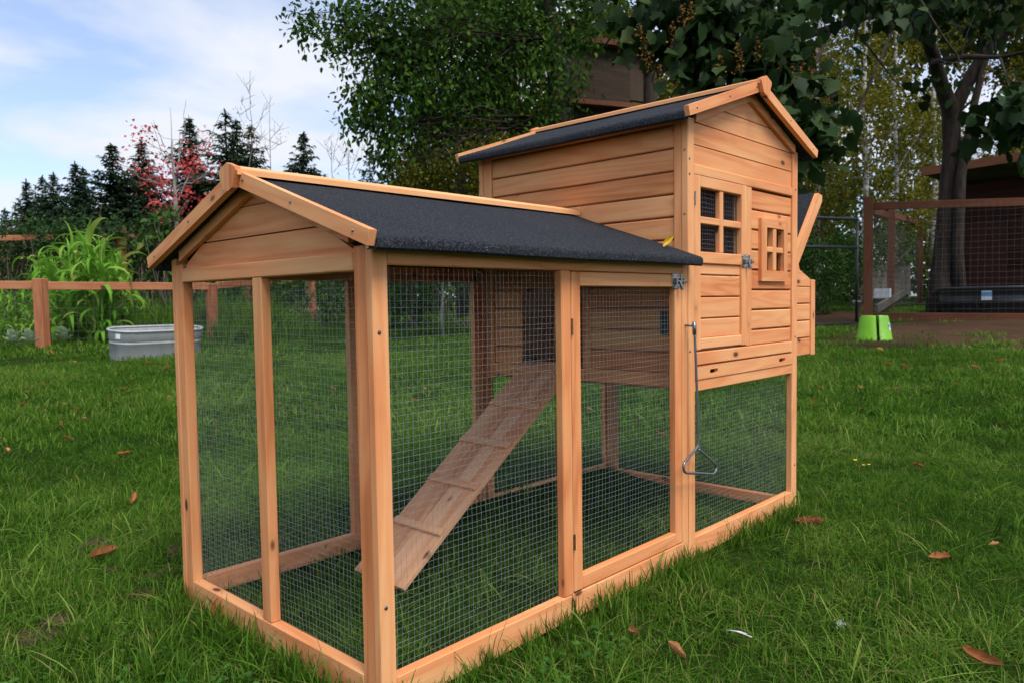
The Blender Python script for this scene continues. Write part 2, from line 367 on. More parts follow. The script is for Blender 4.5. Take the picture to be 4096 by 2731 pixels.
def screw(p, nrm, parent, r=.0038):
    global _scr
    if _scr is None:
        V, F = lathe([(0.0002, .55), (.45, .5), (.85, .3), (1, 0), (1, -.3)], 10)
        V2, F2 = cbox((0, 0, .52), I3, (.62, .12, .1), .01)[1:]; V3, F3 = cbox((0, 0, .52), I3, (.12, .62, .1), .01)[1:]
        V, F = merge([(V, F), (V2, F2), (V3, F3)]); _scr = mesh('screw', V, F, M['chrome'])
    o = obj('screw', _scr, parent); q = Vector(nrm).to_track_quat('Z', 'Y').to_matrix().to_4x4()
    o.matrix_world = Matrix.Translation(p) @ q @ Matrix.Rotation(random.random()*3, 4, 'Z') @ Matrix.Diagonal((r, r, r*.7, 1)); return o

# ------------------------------------------------------------------ the chicken coop
W = .796; T = .024; CY = W/2; HX = 1.0375; HE = 1.756; HC = (HX+HE)/2; HR = .045; SL = .345
coop = empty('chicken_coop', (0, 0, 0), 'orange cedar chicken coop with wire run, ramp and black felt roofs standing on the lawn', 'chicken coop')
def cp(n, *a, **k): return plank(n, *a, parent=coop, **k)
# --- run, near long side
nearpost = cp('post', 0, .033, 0, T-.004, -.03, .815, tone=.78)
for z_ in (.795, .652, .176): screw((.012 if z_ < .7 else .006, -.0006, z_) if z_ < .7 else (-.0006, .009, z_), (0, -1, 0) if z_ < .7 else (-1, 0, 0), nearpost)
cp('base_rail', .033, 1.0065, .001, T, -.012, HR, tone=.6)
cp('top_rail', .033, 1.0065, .002, T, .767, .812, tone=.7)
cp('mid_post', .501, .533, .0005, T-.003, HR, .767, tone=.45)
cp('end_post', 1.0065, 1.036, .0015, T, -.03, .80, tone=.55)
wires('wire_mesh', (.034, T-.002, HR-.005), (1, 0, 0), (0, 0, 1), .468, .73, coop)
# run door
rd = plank('run_door', .537, .569, .002, T-.002, .047, .765, parent=coop, tone=.42)
plank('stile', .972, 1.004, .002, T-.002, .047, .765, parent=rd, tone=.6)
plank('top_rail', .569, .972, .0025, T-.002, .733, .765, parent=rd, tone=.72)
plank('bottom_rail', .569, .972, .0012, T-.002, .047, .079, parent=rd, tone=.5)
wires('wire_mesh', (.566, T-.003, .075), (1, 0, 0), (0, 0, 1), .41, .662, rd)
def hinge(p, parent, ax=0, l=.036, mat='brass'):
    x, y, z = p; parts = [tube([(x, y-.0015, z-l/2), (x, y-.0015, z+l/2)], .0021, 6)]
    for k in range(3): parts.append(cbox((x-.0018+.0036*(k % 2), y-.0006, z-l/2+l*(k+.5)/3), I3, (.0018, .0009, l/6.3), .0002)[1:])
    return obj('hinge', mesh('hinge', *merge(parts), M[mat]), parent)
hinge((.5352, 0, .644), rd); hinge((.5352, 0, .163), rd)
def latch(x, y, z, parent):
    B = lambda c, h, b=.0004: cbox(c, I3, h, b)[1:]
    plate = obj('latch', mesh('latch', *merge([B((x-.011, y-.001, z), (.0175, .001, .0195)), B((x+.0175, y-.001, z), (.0048, .001, .0195))]), M['chrome']), parent)
    obj('bolt', mesh('bolt', *merge([tube([(x-.016, y-.0065, z-.001), (x+.031, y-.0065, z-.001)], .0042, 8), tube([(x-.004, y-.008, z), (x-.004, y-.016, z-.018)], .0032, 7), tube([(x-.004, y-.0155, z-.016), (x-.004, y-.0175, z-.023)], .0045, 7),
        B((x-.018, y-.0055, z), (.003, .0055, .007), .001), B((x+.004, y-.0055, z), (.003, .0055, .007), .001), B((x+.0175, y-.0055, z), (.003, .0055, .007), .001)]), M['chrome'], smooth=False), plate)
    for q in ((-.026, .0145), (.001, .0145), (-.026, -.0145), (.001, -.0145), (.0175, .0145), (.0175, -.0145)): screw((x+q[0], y-.0022, z+q[1]), (0, -1, 0), plate, .0030)
    return plate
latch(.985, .002, .748, rd)
# --- run gable end (x = 0), panel set between the two side frames
GS = .019; GP = .036
for y0, t in ((GS, .35), (W-GS-GP, .5)): cp('gable_post', .0012, .026, y0, y0+GP, -.03, .80 if y0 < .2 else .80, tone=t)
cp('gable_base_rail', .0005, .026, GS+GP, W-GS-GP, -.012, HR, tone=.55)
gr_ = cp('gable_rail', .0, .024, GS+GP, W-GS-GP, .7575, .7895, tone=.62)
cp('gable_mid_post', .0008, .023, .374, .410, HR, .7575, tone=.5)
wires('wire_mesh', (.0235, GS+GP-.004, HR-.004), (0, 1, 0), (0, 0, 1), W-2*(GS+GP)+.008, .72, coop)
zl = lambda y: .786+.351*(y if y < CY else W-y)                                   # lower edge of the rake trim
def gboard(z0, z1, tone):                                                         # one cladding board under the run's gable
    pts = []
    ya = max(GS+GP, (z0-.786)/.351); yb = max(GS+GP, (z1-.786)/.351) if z1 < zl(CY)+.02 else CY
    ya -= .004; yb -= .004
    P = [(ya, z0), (W-ya, z0), (W-yb, min(z1, zl(CY)+.01)), (yb, min(z1, zl(CY)+.01))]
    if yb >= CY-.01: P = [(ya, z0), (W-ya, z0), (CY, zl(CY)+.006)]
    prism('cladding_board', P, (.007, 0, 0), (0, 1, 0), (0, 0, 1), (1, 0, 0), .014, parent=coop, tone=tone)
gboard(.790, .8415, .4); gboard(.8445, .9045, .55); gboard(.9065, .96, .35)
for sgn in (0, 1):
    f = (lambda y: y) if not sgn else (lambda y: W-y)
    a = (.004, f(GS+GP*.2), .786+.351*GS+.021); b = (.004, f(CY), .786+.351*CY+.015)
    P = [(f(.058), zl(.058)), (f(CY), zl(CY)), (f(CY), zl(CY)+.03), (f(.058), zl(.058)+.026)]
    prism('rake_trim', P, (-.006, 0, 0), (0, 1, 0), (0, 0, 1), (1, 0, 0), .012, parent=coop, tone=.4+.2*sgn)
# --- run, far long side
YB = W
cp('post', 0, .033, W-T+.004, W, -.03, .815, tone=.6)
cp('base_rail', .033, 1.0065, W-T, W-.001, -.012, HR-.008, tone=.7)
cp('top_rail', .033, 1.0065, W-T, W-.002, .767, .812, tone=.3)
cp('mid_post', .488, .520, W-T+.002, W-.0005, HR-.008, .767, tone=.6)
cp('end_post', .985, 1.03, W-T, W-.0015, -.03, .80, tone=.35)
wires('wire_mesh', (.034, W-T+.002, HR-.01), (1, 0, 0), (0, 0, 1), .46, .735, coop); wires('wire_mesh', (.518, W-T+.002, HR-.01), (1, 0, 0), (0, 0, 1), .47, .735, coop)

# --- roofs: felted decks with a rolled eave, barge boards, ridge cap and end blocks
def roof(name, org, ea, eb, length, half, ztop, zover, tones, front, back):
    # ea runs along the ridge, eb across it; half = ridge to eave; ztop = ridge height of the felt
    org, ea, eb = [np.asarray(q, float) for q in (org, ea, eb)]; Z = np.array([0, 0, 1.]); th = .013; roots = []
    main = None
    for s in (-1, 1):
        sec = []                                                              # profile from ridge to rolled eave and back underneath
        e = ztop-SL*half
        sec += [(0, ztop)]+[(half*k/6, ztop-SL*half*k/6) for k in range(1, 6)]+[(half-.004, e+.0015), (half+.0005, e-.0025), (half+.002, e-.009), (half+.0005, e-.019), (half-.005, e-.023), (half-.02, e-.02), (half-.024, e-th+.004), (0, ztop-th)]
        n = len(sec); V = []; F = []; m = 24
        for i in range(m+1):
            a = length*i/m; w = RNG.normal(0, .0006)
            for j, (d, z) in enumerate(sec): V.append(org+ea*a+eb*s*(d+(w if j > 5 and j < n-1 else 0))+Z*(z+.0009*math.sin(a*9+d*17+s)))
            if i:
                for j in range(n): F.append(((i-1)*n+j, (i-1)*n+(j+1) % n, i*n+(j+1) % n, i*n+j))
        F += [tuple(range(n)), tuple(range(m*n, m*n+n))[::-1]]
        if (s > 0) != (np.cross(ea, eb)@Z > 0): F = [f[::-1] for f in F]
        o = obj(name if main is None else 'felt_slope', mesh(name, V, F, M['felt']), coop if main is None else main); main = main or o
        for j, f in enumerate(o.data.polygons): f.use_smooth = True
        o.data.set_sharp_from_angle(angle=math.radians(38))
    # ridge cap
    cw = .034; P = [(-cw, ztop-.006), (-cw, ztop+.005), (0, ztop+.017), (cw, ztop+.005), (cw, ztop-.006), (0, ztop+.006)]
    prism('ridge_cap', P, org+ea*(-zover-.001), eb, Z, ea, length+2*zover if back else length+zover, parent=main, g=2, tone=tones[0])
    for end, on in ((0, front), (1, back)):
        if not on: continue
        o = org+ea*(-.015 if end == 0 else length); nrm = -ea if end == 0 else ea
        for s in (-1, 1):
            P = [(s*.014, ztop+.010-SL*.014), (s*(half+.004), ztop+.010-SL*(half+.004)), (s*(half-.004), ztop-.018-SL*(half-.004)), (s*.014, ztop-.021-SL*.014)]
            # tilt the board so that its grain follows the slope
            sl = np.array([1., -SL*s]); sl /= np.linalg.norm(sl); q = [(p[0]*sl[0]+p[1]*sl[1], -p[0]*sl[1]+p[1]*sl[0]) for p in P]
            bo = prism('barge_board', q, o, eb*sl[0]+Z*sl[1], -eb*sl[1]+Z*sl[0], ea, .015, parent=main, tone=tones[1 if s < 0 else 2])
            for fr in (.06, .45, .88):
                d = half*fr+.012; pz = o+eb*s*d+Z*(ztop-SL*d-.004)+(nrm*.0008 if end == 0 else nrm*.0158)
                screw(tuple(pz), tuple(nrm), bo, .0031)
        B = [(0, ztop+.021), (.033, ztop+.009), (.034, ztop+.002), (.019, ztop-.030), (0, ztop-.036), (-.019, ztop-.030), (-.034, ztop+.002), (-.033, ztop+.009)]
        prism('ridge_block', B, o+(-ea*.013 if end == 0 else ea*.016), eb, Z, ea, .0125, parent=main, g=1, tone=tones[3])
    return main
rr = roof('run_roof', (-.023, CY, 0), (1, 0, 0), (0, 1, 0), 1.0595, CY+.043, .9625, .022, (.85, .7, .45, .35), True, False)
hr = roof('house_roof', (HC, -.026, 0), (0, 1, 0), (1, 0, 0), W+.052, HC-.973, 1.3325, .022, (.8, .55, .7, .45), True, True)

# --- house: corner posts, front wall with door and window
hp = cp('house_post', HX, 1.071, 0, .021, -.03, 1.185, tone=.66)
ep = cp('house_post', 1.717, HE, 0, .021, -.03, 1.185, tone=.75)
for z_ in (1.075, 1.035, .56): screw((1.044, -.0006, z_), (0, -1, 0), hp, .0034)
for z_ in (1.06, .57, .135): screw((1.738, -.0006, z_), (0, -1, 0), ep, .0034)
cp('house_base_rail', 1.071, 1.717, .001, T, -.012, HR, tone=.62)
wires('wire_mesh', (1.066, T-.002, HR-.005), (1, 0, 0), (0, 0, 1), .656, .415, coop)
cp('floor_rail', 1.071, 1.717, .0015, T, .448, .479, tone=.6)
cp('sill_rail', 1.071, 1.717, .001, T, .520, .5555, tone=.68)
# pull-out tray with two hand slots
bmv = []
def stadium(cx, cz, w, h, n=8):
    r = h/2; P = []
    for k in range(n+1): a = -math.pi/2+math.pi*k/n; P.append((cx+w/2-r+r*math.cos(a), cz+r*math.sin(a)))
    for k in range(n+1): a = math.pi/2+math.pi*k/n; P.append((cx-w/2+r+r*math.cos(a), cz+r*math.sin(a)))
    return P
def tray():
    import bmesh
    x0, x1, z0, z1 = 1.0725, 1.7155, .4805, .5155; th = .013; y0 = -.0015; bm = bmesh.new()
    loops = [[(x0, z0), (x1, z0), (x1, z1), (x0, z1)]]+[stadium(c, .4985, .048, .0125) for c in (1.175, 1.634)]; es = []
    for lp_ in loops:
        vs = [bm.verts.new((a, y0, b)) for a, b in lp_]; es += [bm.edges.new((vs[k], vs[(k+1) % len(vs)])) for k in range(len(vs))]
    bmesh.ops.triangle_fill(bm, use_beauty=True, use_dissolve=False, edges=es)
    for lp_ in loops:
        n = len(lp_); a = [bm.verts.new((p[0], y0, p[1])) for p in lp_]; b = [bm.verts.new((p[0], y0+th, p[1])) for p in lp_]
        for k in range(n): bm.faces.new((a[k], a[(k+1) % n], b[(k+1) % n], b[k]))
    me = bpy.data.meshes.new('tray'); bm.to_mesh(me); bm.free(); V = np.array([v.co[:] for v in me.vertices])
    for nm, a, ty, key in (('gr', V+RNG.uniform(0, 30, 3), 'FLOAT_VECTOR', 'vector'), ('tone', np.full(len(V), .62), 'FLOAT', 'value')): me.attributes.new(nm, ty, 'POINT').data.foreach_set(key, a.astype(np.float32).ravel())
    me.materials.append(M['wood']); return obj('tray', me, coop)
tr = tray(); plank('tray_base', 1.075, 1.713, .0175, W-.05, .481, .489, mat='inner', parent=tr)
# house door
hd = plank('house_door', 1.074, 1.1055, .0005, .02, .5605, 1.038, parent=coop, tone=.62)
dk = dict(parent=hd)
plank('stile', 1.3515, 1.3835, .0005, .02, .5605, 1.038, tone=.72, **dk)
plank('top_rail', 1.1055, 1.3515, .001, .02, 1.006, 1.038, tone=.66, **dk)
plank('mid_rail', 1.1055, 1.3515, .001, .02, .7985, .8305, tone=.6, **dk)
plank('bottom_rail', 1.1055, 1.3515, .0015, .02, .5625, .592, tone=.82, **dk)
plank('mullion', 1.2205, 1.241, .003, .02, .8305, 1.006, tone=.7, **dk)
for a, b in ((1.1055, 1.2205), (1.241, 1.3515)): plank('glazing_bar', a, b, .004, .02, .9075, .927, tone=.6, **dk)
for i, (a, b) in enumerate(((.592, .6445), (.6475, .7045), (.7075, .7655), (.7685, .7985))): plank('panel_board', 1.1055, 1.3515, .0075, .018, a, b, b=.0035, tone=(.68, .6, .45, .75)[i], **dk)
wires('window_mesh', (1.104, .0215, .829), (1, 0, 0), (0, 0, 1), .25, .179, hd, r=.0004)
hinge((1.0728, 0, .973), hd, mat='chrome'); hinge((1.0728, 0, .615), hd, mat='brass')
latch(1.3795, .0005, .8115, hd)
cp('door_jamb', 1.385, 1.416, .0008, .02, .5565, 1.036, tone=.62)
# cladding right of the door, cut round the small window
rows = [.5565, .6055, .667, .7285, .790, .8515, .9125, .9735, 1.0345]; OX0, OX1, OZ0, OZ1 = 1.509, 1.639, .786, .922
for i in range(8):
    z0, z1 = rows[i], rows[i+1]-.0045; t = RNG.uniform(.2, .85)
    if z1 < OZ0 or z0 > OZ1: cp('cladding_board', 1.416, 1.717, .006, .019, z0, z1, b=.0035, tone=t)
    else:
        lo, hi = max(z0, OZ0), min(z1, OZ1)
        cp('cladding_board', 1.416, OX0, .006, .019, z0, z1, b=.0035, tone=t); cp('cladding_board', OX1, 1.717, .006, .019, z0, z1, b=.0035, tone=t)
        if z0 < OZ0: cp('cladding_board', OX0, OX1, .0065, .019, z0, OZ0, b=.001, tone=t)
        if z1 > OZ1: cp('cladding_board', OX0, OX1, .0065, .019, OZ1, z1, b=.001, tone=t)
X0, X1, Z0, Z1 = 1.471, 1.665, .7535, .948; ix0, ix1, iz0, iz1 = 1.511, 1.637, .787, .921
sw = prism('window', [(X0, Z0), (X1, Z0), (ix1, iz0), (ix0, iz0)], (0, -.0045, 0), (1, 0, 0), (0, 0, 1), (0, 1, 0), .0115, parent=coop, tone=.5)
for P, g_, t in (([(X0, Z1), (ix0, iz1), (ix1, iz1), (X1, Z1)], 0, .6), ([(X0, Z0), (ix0, iz0), (ix0, iz1), (X0, Z1)], 1, .45), ([(X1, Z0), (X1, Z1), (ix1, iz1), (ix1, iz0)], 1, .55)):
    prism('frame_board', P, (0, -.0047, 0), (1, 0, 0), (0, 0, 1), (0, 1, 0), .0115, parent=sw, g=g_, tone=t)
plank('mullion', 1.561, 1.584, -.003, .017, iz0, iz1, parent=sw, tone=.8); 
for a, b in ((ix0, 1.561), (1.584, ix1)): plank('glazing_bar', a, b, -.002, .017, .844, .8615, parent=sw, tone=.7)
wires('window_mesh', (1.505, .0215, .78), (1, 0, 0), (0, 0, 1), .138, .15, sw, r=.0004)
# gable above the door
cp('gable_rail', 1.071, 1.717, .0004, .019, 1.0365, 1.064, tone=.6)
zh = lambda x: 1.1745+.347*((x if x < HC else 2*HC-x)-1.069)
def hboard(z0, z1, tone, top=False):
    xa = max(1.070, 1.069+(z0-1.1745)/.347-.004); xb = max(1.070, 1.069+(z1-1.1745)/.347-.004)
    P = [(xa, z0), (2*HC-xa, z0), (HC, zh(HC)+.01)] if top else [(xa, z0), (2*HC-xa, z0), (2*HC-xb, z1), (xb, z1)]
    if not top and z0 < 1.1745 < z1: P = [(xa, z0), (2*HC-xa, z0), (2*HC-xa, 1.1745), (2*HC-xb, z1), (xb, z1), (xa, 1.1745)]
    prism('cladding_board', P, (0, .006, 0), (1, 0, 0), (0, 0, 1), (0, 1, 0), .013, parent=coop, tone=tone)
hboard(1.064, 1.1165, .6); hboard(1.1195, 1.1765, .5); hboard(1.1795, 1.233, .66); hboard(1.236, 1.30, .7, True)
for sgn in (0, 1):
    f = (lambda x: x) if not sgn else (lambda x: 2*HC-x)
    P = [(f(1.071), zh(1.071)), (f(HC), zh(HC)), (f(HC), zh(HC)+.032), (f(1.071), zh(1.071)+.026)]
    prism('rake_trim', P, (0, -.006, 0), (1, 0, 0), (0, 0, 1), (0, 1, 0), .012, parent=coop, tone=.5)
# --- house, wall facing the run: boards from the ground of the box to the eave, a pop hole for the ramp
cp('wall_post', HX+.0015, HX+.018, .0215, .0455, .448, 1.185, tone=.6)
cp('wall_post', HX+.0015, HX+.018, W-.058, W-.0215, .448, 1.185, tone=.6); cp('corner_post', HX, HX+.034, W-.021, W, -.03, 1.185, tone=.45)
for z_ in (1.10, .93): screw((HX-.0006, .0105, z_), (-1, 0, 0), hp, .0034)
screw((HX-.0006, W-.01, 1.06), (-1, 0, 0), coop, .0034)
wr = [.498]+[.5575+.0615*k for k in range(10)]+[1.174]; PY0, PY1, PZ1 = .361, .616, .742
for i in range(len(wr)-1):
    z0, z1 = wr[i], wr[i+1]-.0045; t = RNG.uniform(.25, .8)
    if z1 < PZ1+.002: 
        cp('cladding_board', HX+.0065, HX+.019, .0455, PY0-.024, z0, z1, b=.0035, tone=t); cp('cladding_board', HX+.0065, HX+.019, PY1, W-.058, z0, z1, b=.0035, tone=t)
    else: cp('cladding_board', HX+.0065, HX+.019, .0455, W-.058, z0, z1, b=.0035, tone=t)
cp('wall_rail', HX+.001, HX+.019, .0455, W-.058, 1.1745, 1.199, tone=.5)
cp('wall_rail', HX+.001, HX+.019, .0215, W-.0215, .460, .4975, tone=.5)
cp('pop_hole_jamb', HX+.002, HX+.018, PY0-.024, PY0, .498, PZ1, tone=.5)
cp('sliding_door', HX+.021, HX+.030, .06, PY0-.01, .50, PZ1, mat='inner')
lp = obj('lock_plate', mesh('lock_plate', *cbox((HX+.004, .072, .6355), I3, (.003, .018, .033), .0005)[1:], M['darkplate']), coop)
# --- house shell: lining, far walls, floor
cp('front_lining', 1.0715, 1.1, .0225, .03, .50, 1.17, mat='inner'); cp('front_lining', 1.353, OX0-.005, .0235, .03, .50, 1.2, mat='inner'); cp('front_lining', OX1+.005, 1.73, .0225, .03, .50, 1.17, mat='inner')
cp('front_lining', 1.1, 1.353, .0235, .03, .50, .825, mat='inner'); cp('front_lining', OX0-.005, OX1+.005, .0235, .03, .50, .782, mat='inner')
prism('front_lining', [(1.05, 1.01), (1.74, 1.01), (1.74, 1.17), (HC, 1.29), (1.05, 1.17)], (0, .0225, 0), (1, 0, 0), (0, 0, 1), (0, 1, 0), .006, mat='inner', parent=coop)
cp('front_lining', OX0-.005, OX1+.005, .0235, .03, .926, 1.01, mat='inner')
cp('wall_lining', HX+.0195, HX+.0205, .03, W-.03, PZ1+.005, 1.19, mat='inner')
cp('house_floor', HX+.02, HE-.022, .025, W-.02, .452, .4605, mat='inner')
for i in range(12):
    z0 = .4615+.0615*i
    cp('cladding_board', HX+.035, HE-.035, W-.016, W-.004, z0, z0+.058, b=.0035, mat='inner' if i % 2 else 'wood'); cp('cladding_board', HE-.019, HE-.006, .022, W-.022, z0, z0+.058, b=.0035, mat='wood')
prism('back_lining', [(HX+.03, .5), (HE-.03, .5), (HE-.03, 1.17), (HC, 1.30), (HX+.03, 1.17)], (0, W-.022, 0), (1, 0, 0), (0, 0, 1), (0, 1, 0), .005, mat='inner', parent=coop)
cp('side_lining', HE-.026, HE-.0215, .03, W-.03, .5, 1.18, mat='inner')
cp('corner_post', HE-.034, HE, W-.021, W, -.03, 1.185, tone=.4)
cp('floor_rail', HX+.035, HE-.035, W-.02, W-.001, .448, .479, tone=.4); cp('floor_rail', HE-.02, HE-.001, .022, W-.022, .448, .479, tone=.4)
cp('house_base_rail', HX+.035, HE-.035, W-T, W-.001, -.012, HR-.01, tone=.7); cp('house_base_rail', HE-T, HE-.001, .022, W-.022, -.02, HR-.027, tone=.65)
cp('inner_leg', 1.725, 1.757, W-.062, W-.022, -.02, .448, mat='inner', tone=.3)
wires('wire_mesh', (HX+.03, W-T+.003, HR-.02), (1, 0, 0), (0, 0, 1), HE-HX-.06, .425, coop); wires('wire_mesh', (HE-T+.003, .02, HR-.015), (0, 1, 0), (0, 0, 1), W-.04, .425, coop)
# --- nest box on the far end, its felted lid propped open
NX = 2.035; NY0, NY1 = .052, W-.07
nb = cp('nest_box', NX-.03, NX+.004, NY0-.003, NY0+.03, .490, .7655, tone=.6)
for y_, in ((NY1,),): plank('corner_post', NX-.03, NX+.004, NY1-.03, NY1+.003, .490, .7655, parent=nb)
for i, (a, b) in enumerate(((.4925, .553), (.5565, .6155), (.619, .677), (.6805, .739))):
    plank('side_board', HE+.001, NX-.03, NY0+.003, NY0+.015, a, b, b=.003, parent=nb, tone=(.5, .7, .65, .6)[i]); plank('side_board', HE+.001, NX-.03, NY1-.015, NY1-.003, a, b, b=.003, parent=nb)
    plank('front_board', NX-.012, NX, NY0+.03, NY1-.03, a, b, b=.003, parent=nb)
for y_ in (NY0+.003, NY1-.015):
    prism('side_board', [(HE+.001, .7425), (NX-.03, .7425), (NX-.03, .768), (NX-.10, .792), (NX-.125, .80), (NX-.155, .866), (HE+.001, .90)], (0, y_, 0), (1, 0, 0), (0, 0, 1), (0, 1, 0), .012, parent=nb, tone=.66)
plank('box_floor', HE+.001, NX-.02, NY0+.015, NY1-.015, .495, .503, mat='inner', parent=nb)
p0, p1 = np.array([HE+.03, 0, .776]), np.array([2.048, 0, 1.068]); t_ = (p1-p0)/np.linalg.norm(p1-p0); n_ = np.array([-t_[2], 0, t_[0]])
L_ = np.linalg.norm(p1-p0)
lid = timber('lid', (p0+p1)/2+np.array([0, CY, 0])+n_*.022, (t_, (0, 1, 0), n_), (L_/2-.004, CY-.05, .006), 'felt', nb, b=.002)
for y_ in (NY0-.022, NY1+.006):
    P = [(0, -.012), (L_-.012, -.012), (L_+.004, .002), (L_-.012, .03), (0, .03)]
    prism('lid_edge_board', P, p0+np.array([0, y_, 0]), t_, n_, (0, 1, 0), .016, parent=lid, tone=.75)
# --- ramp with cleats
r0, r1 = np.array([.360, 0, .008]), np.array([HX+.004, 0, .512]); t_ = (r1-r0)/np.linalg.norm(r1-r0); n_ = np.array([-t_[2], 0, t_[0]]); L_ = np.linalg.norm(r1-r0); RY0, RY1 = .395, .600
ra_ = None
for i in range(4):
    y0 = RY0+(RY1-RY0)*i/4; o = timber('ramp' if ra_ is None else 'ramp_board', (r0+r1)/2+np.array([0, y0+(RY1-RY0)/8, 0])-n_*(.006+.0004*(i % 2)), (t_, (0, 1, 0), n_), (L_/2, (RY1-RY0)/8-.0004, .006), 'ramp', coop if ra_ is None else ra_, b=.0012); ra_ = ra_ or o
for k in range(5):
    s_ = .172+.1575*k; timber('cleat', r0+t_*s_+n_*.0045+np.array([0, (RY0+RY1)/2, 0]), (t_, (0, 1, 0), n_), (.011, (RY1-RY0)/2-.006, .0045), 'ramp', ra_, b=.0015, g=1)
obj('ramp_bracket', mesh('ramp_bracket', *cbox((HX-.004, .572, .517), I3, (.012, .02, .004), .001)[1:], M['darkplate']), ra_)
# --- pull rod with triangular handle, hung from the hole in the post
def smooth(P, k=5):
    P = [np.asarray(p, float) for p in P]; out_ = []
    for i in range(len(P)-1):
        a, b, c, d = P[max(i-1, 0)], P[i], P[i+1], P[min(i+2, len(P)-1)]
        for j in range(k):
            t = j/k; out_.append(.5*((2*b)+(c-a)*t+(2*a-5*b+4*c-d)*t*t+(3*b-a-3*c+d)*t**3))
    return out_+[P[-1]]
pr = obj('pull_rod', mesh('pull_rod', *merge([tube([(1.022, .03, .632), (1.022, -.026, .630)], .0032, 8), tube([(1.0205, -.026, .640), (1.0215, -.026, .606)], .0052, 8)]), M['rod'], smooth=True), coop)
pts = [(1.0215, -.027, .612), (1.0235, -.029, .54), (1.0275, -.030, .45), (1.031, -.031, .36), (1.030, -.032, .312), (1.026, -.033, .305)]
tri = [(1.028, -.032, .310), (1.0, -.034, .297), (.955, -.037, .281), (.944, -.038, .272), (.946, -.038, .258), (.962, -.037, .249), (1.02, -.035, .238), (1.095, -.031, .222), (1.117, -.030, .219), (1.133, -.029, .226), (1.134, -.029, .238), (1.118, -.030, .249), (1.06, -.032, .283), (1.031, -.032, .3)]
obj('handle', mesh('handle', *merge([tube(smooth(pts, 4), .0036, 8), tube(smooth(tri, 4), .0036, 8)]), M['rod'], smooth=True), pr)
yl = empty('yellow_leaf', (.966, .018, .835), 'curled yellow leaf lying on the felt roof against the house corner', 'leaf')
def curled_leaf(l=.06, w=.03, curl=1.2, n=7, seed=0, fold=.5):
    q = np.random.default_rng(seed); V = []; F = []
    for i in range(n+1):
        t = i/n; ww = w*max(.06, math.sin(math.pi*min(1, t*.93+.07))**.8)*q.uniform(.85, 1.15); a = curl*(t-.5); c = np.array([l*math.sin(a)/max(curl, .01) if curl else l*(t-.5), 0, l*(1-math.cos(a))/max(curl, .01)])
        for k in (-1, -.5, 0, .5, 1):
            V.append((c[0]+q.normal(0, .02)*l*.2, ww/2*k*math.cos(fold*abs(k)), c[2]+ww/2*abs(k)*math.sin(fold*abs(k)*1.6)+q.normal(0, .03)*w))
        if i:
            for k in range(4): F.append(((i-1)*5+k, (i-1)*5+k+1, i*5+k+1, i*5+k))
    return np.array(V), np.array(F)
v_, f_ = curled_leaf(.042, .026, .8, seed=4, fold=.9)
o = obj('leaf_blade', mesh('leaf_blade', v_, f_, M['yellow'], smooth=True), yl); o.rotation_euler = (1.0, -.75, -.5); o.location = (0, 0, .016)

# ------------------------------------------------------------------ foliage builders
LEAF = {
 'ovate': ([(0, 0, 0), (.38, 0, -.03), (.74, 0, -.03), (1, 0, -.09), (.26, .25, .05), (.66, .2, .05), (.26, -.25, .05), (.66, -.2, .05)], [(0, 1, 4), (1, 5, 4), (1, 2, 5), (2, 3, 5), (0, 6, 1), (1, 6, 7), (1, 7, 2), (2, 7, 3)]),
 'diamond': ([(0, 0, 0), (.5, .32, .06), (1, 0, -.04), (.5, -.32, .06)], [(0, 2, 1), (0, 3, 2)]),
 'heart': ([(.0, 0, 0), (.4, 0, -.03), (1.05, 0, -.14), (-.10, .22, .03), (.10, .50, .06), (.36, .42, .04), (.50, .47, .03), (.76, .20, -.02), (-.10, -.22, .03), (.10, -.50, .06), (.36, -.42, .04), (.50, -.47, .03), (.76, -.20, -.02)],
           [(0, 1, 3), (3, 1, 4), (4, 1, 5), (5, 1, 6), (6, 1, 7), (7, 1, 2), (0, 8, 1), (8, 9, 1), (9, 10, 1), (10, 11, 1), (11, 12, 1), (12, 2, 1)]),
 'maple': ([(0, 0, 0), (.35, .5, .05), (.5, .2, .02), (1, 0, -.05), (.5, -.2, .02), (.35, -.5, .05)], [(0, 2, 1), (0, 3, 2), (0, 4, 3), (0, 5, 4)]),
 'blade': ([(0, .5, 0), (0, -.5, 0), (.6, .3, .12), (.6, -.3, .12), (1, 0, 0)], [(0, 1, 3), (0, 3, 2), (2, 3, 4)]),
}
def nrmz(a): return a/(np.linalg.norm(a, axis=-1, keepdims=True)+1e-9)
def leaf_arrays(pos, dirs, nrm, size, tmpl, tone, wide=1.):
    tv, tf = LEAF[tmpl]; tv = np.array(tv); tf = np.array(tf); n = len(pos); k = len(tv)
    x = nrmz(dirs); y = nrmz(np.cross(nrm, x)); z = np.cross(x, y)
    V = pos[:, None]+size[:, None, None]*(tv[None, :, 0:1]*x[:, None]+wide*tv[None, :, 1:2]*y[:, None]+tv[None, :, 2:3]*z[:, None])
    F = tf[None]+(np.arange(n)*k)[:, None, None]
    return V.reshape(-1, 3), F.reshape(-1, 3), np.repeat(tone, k)
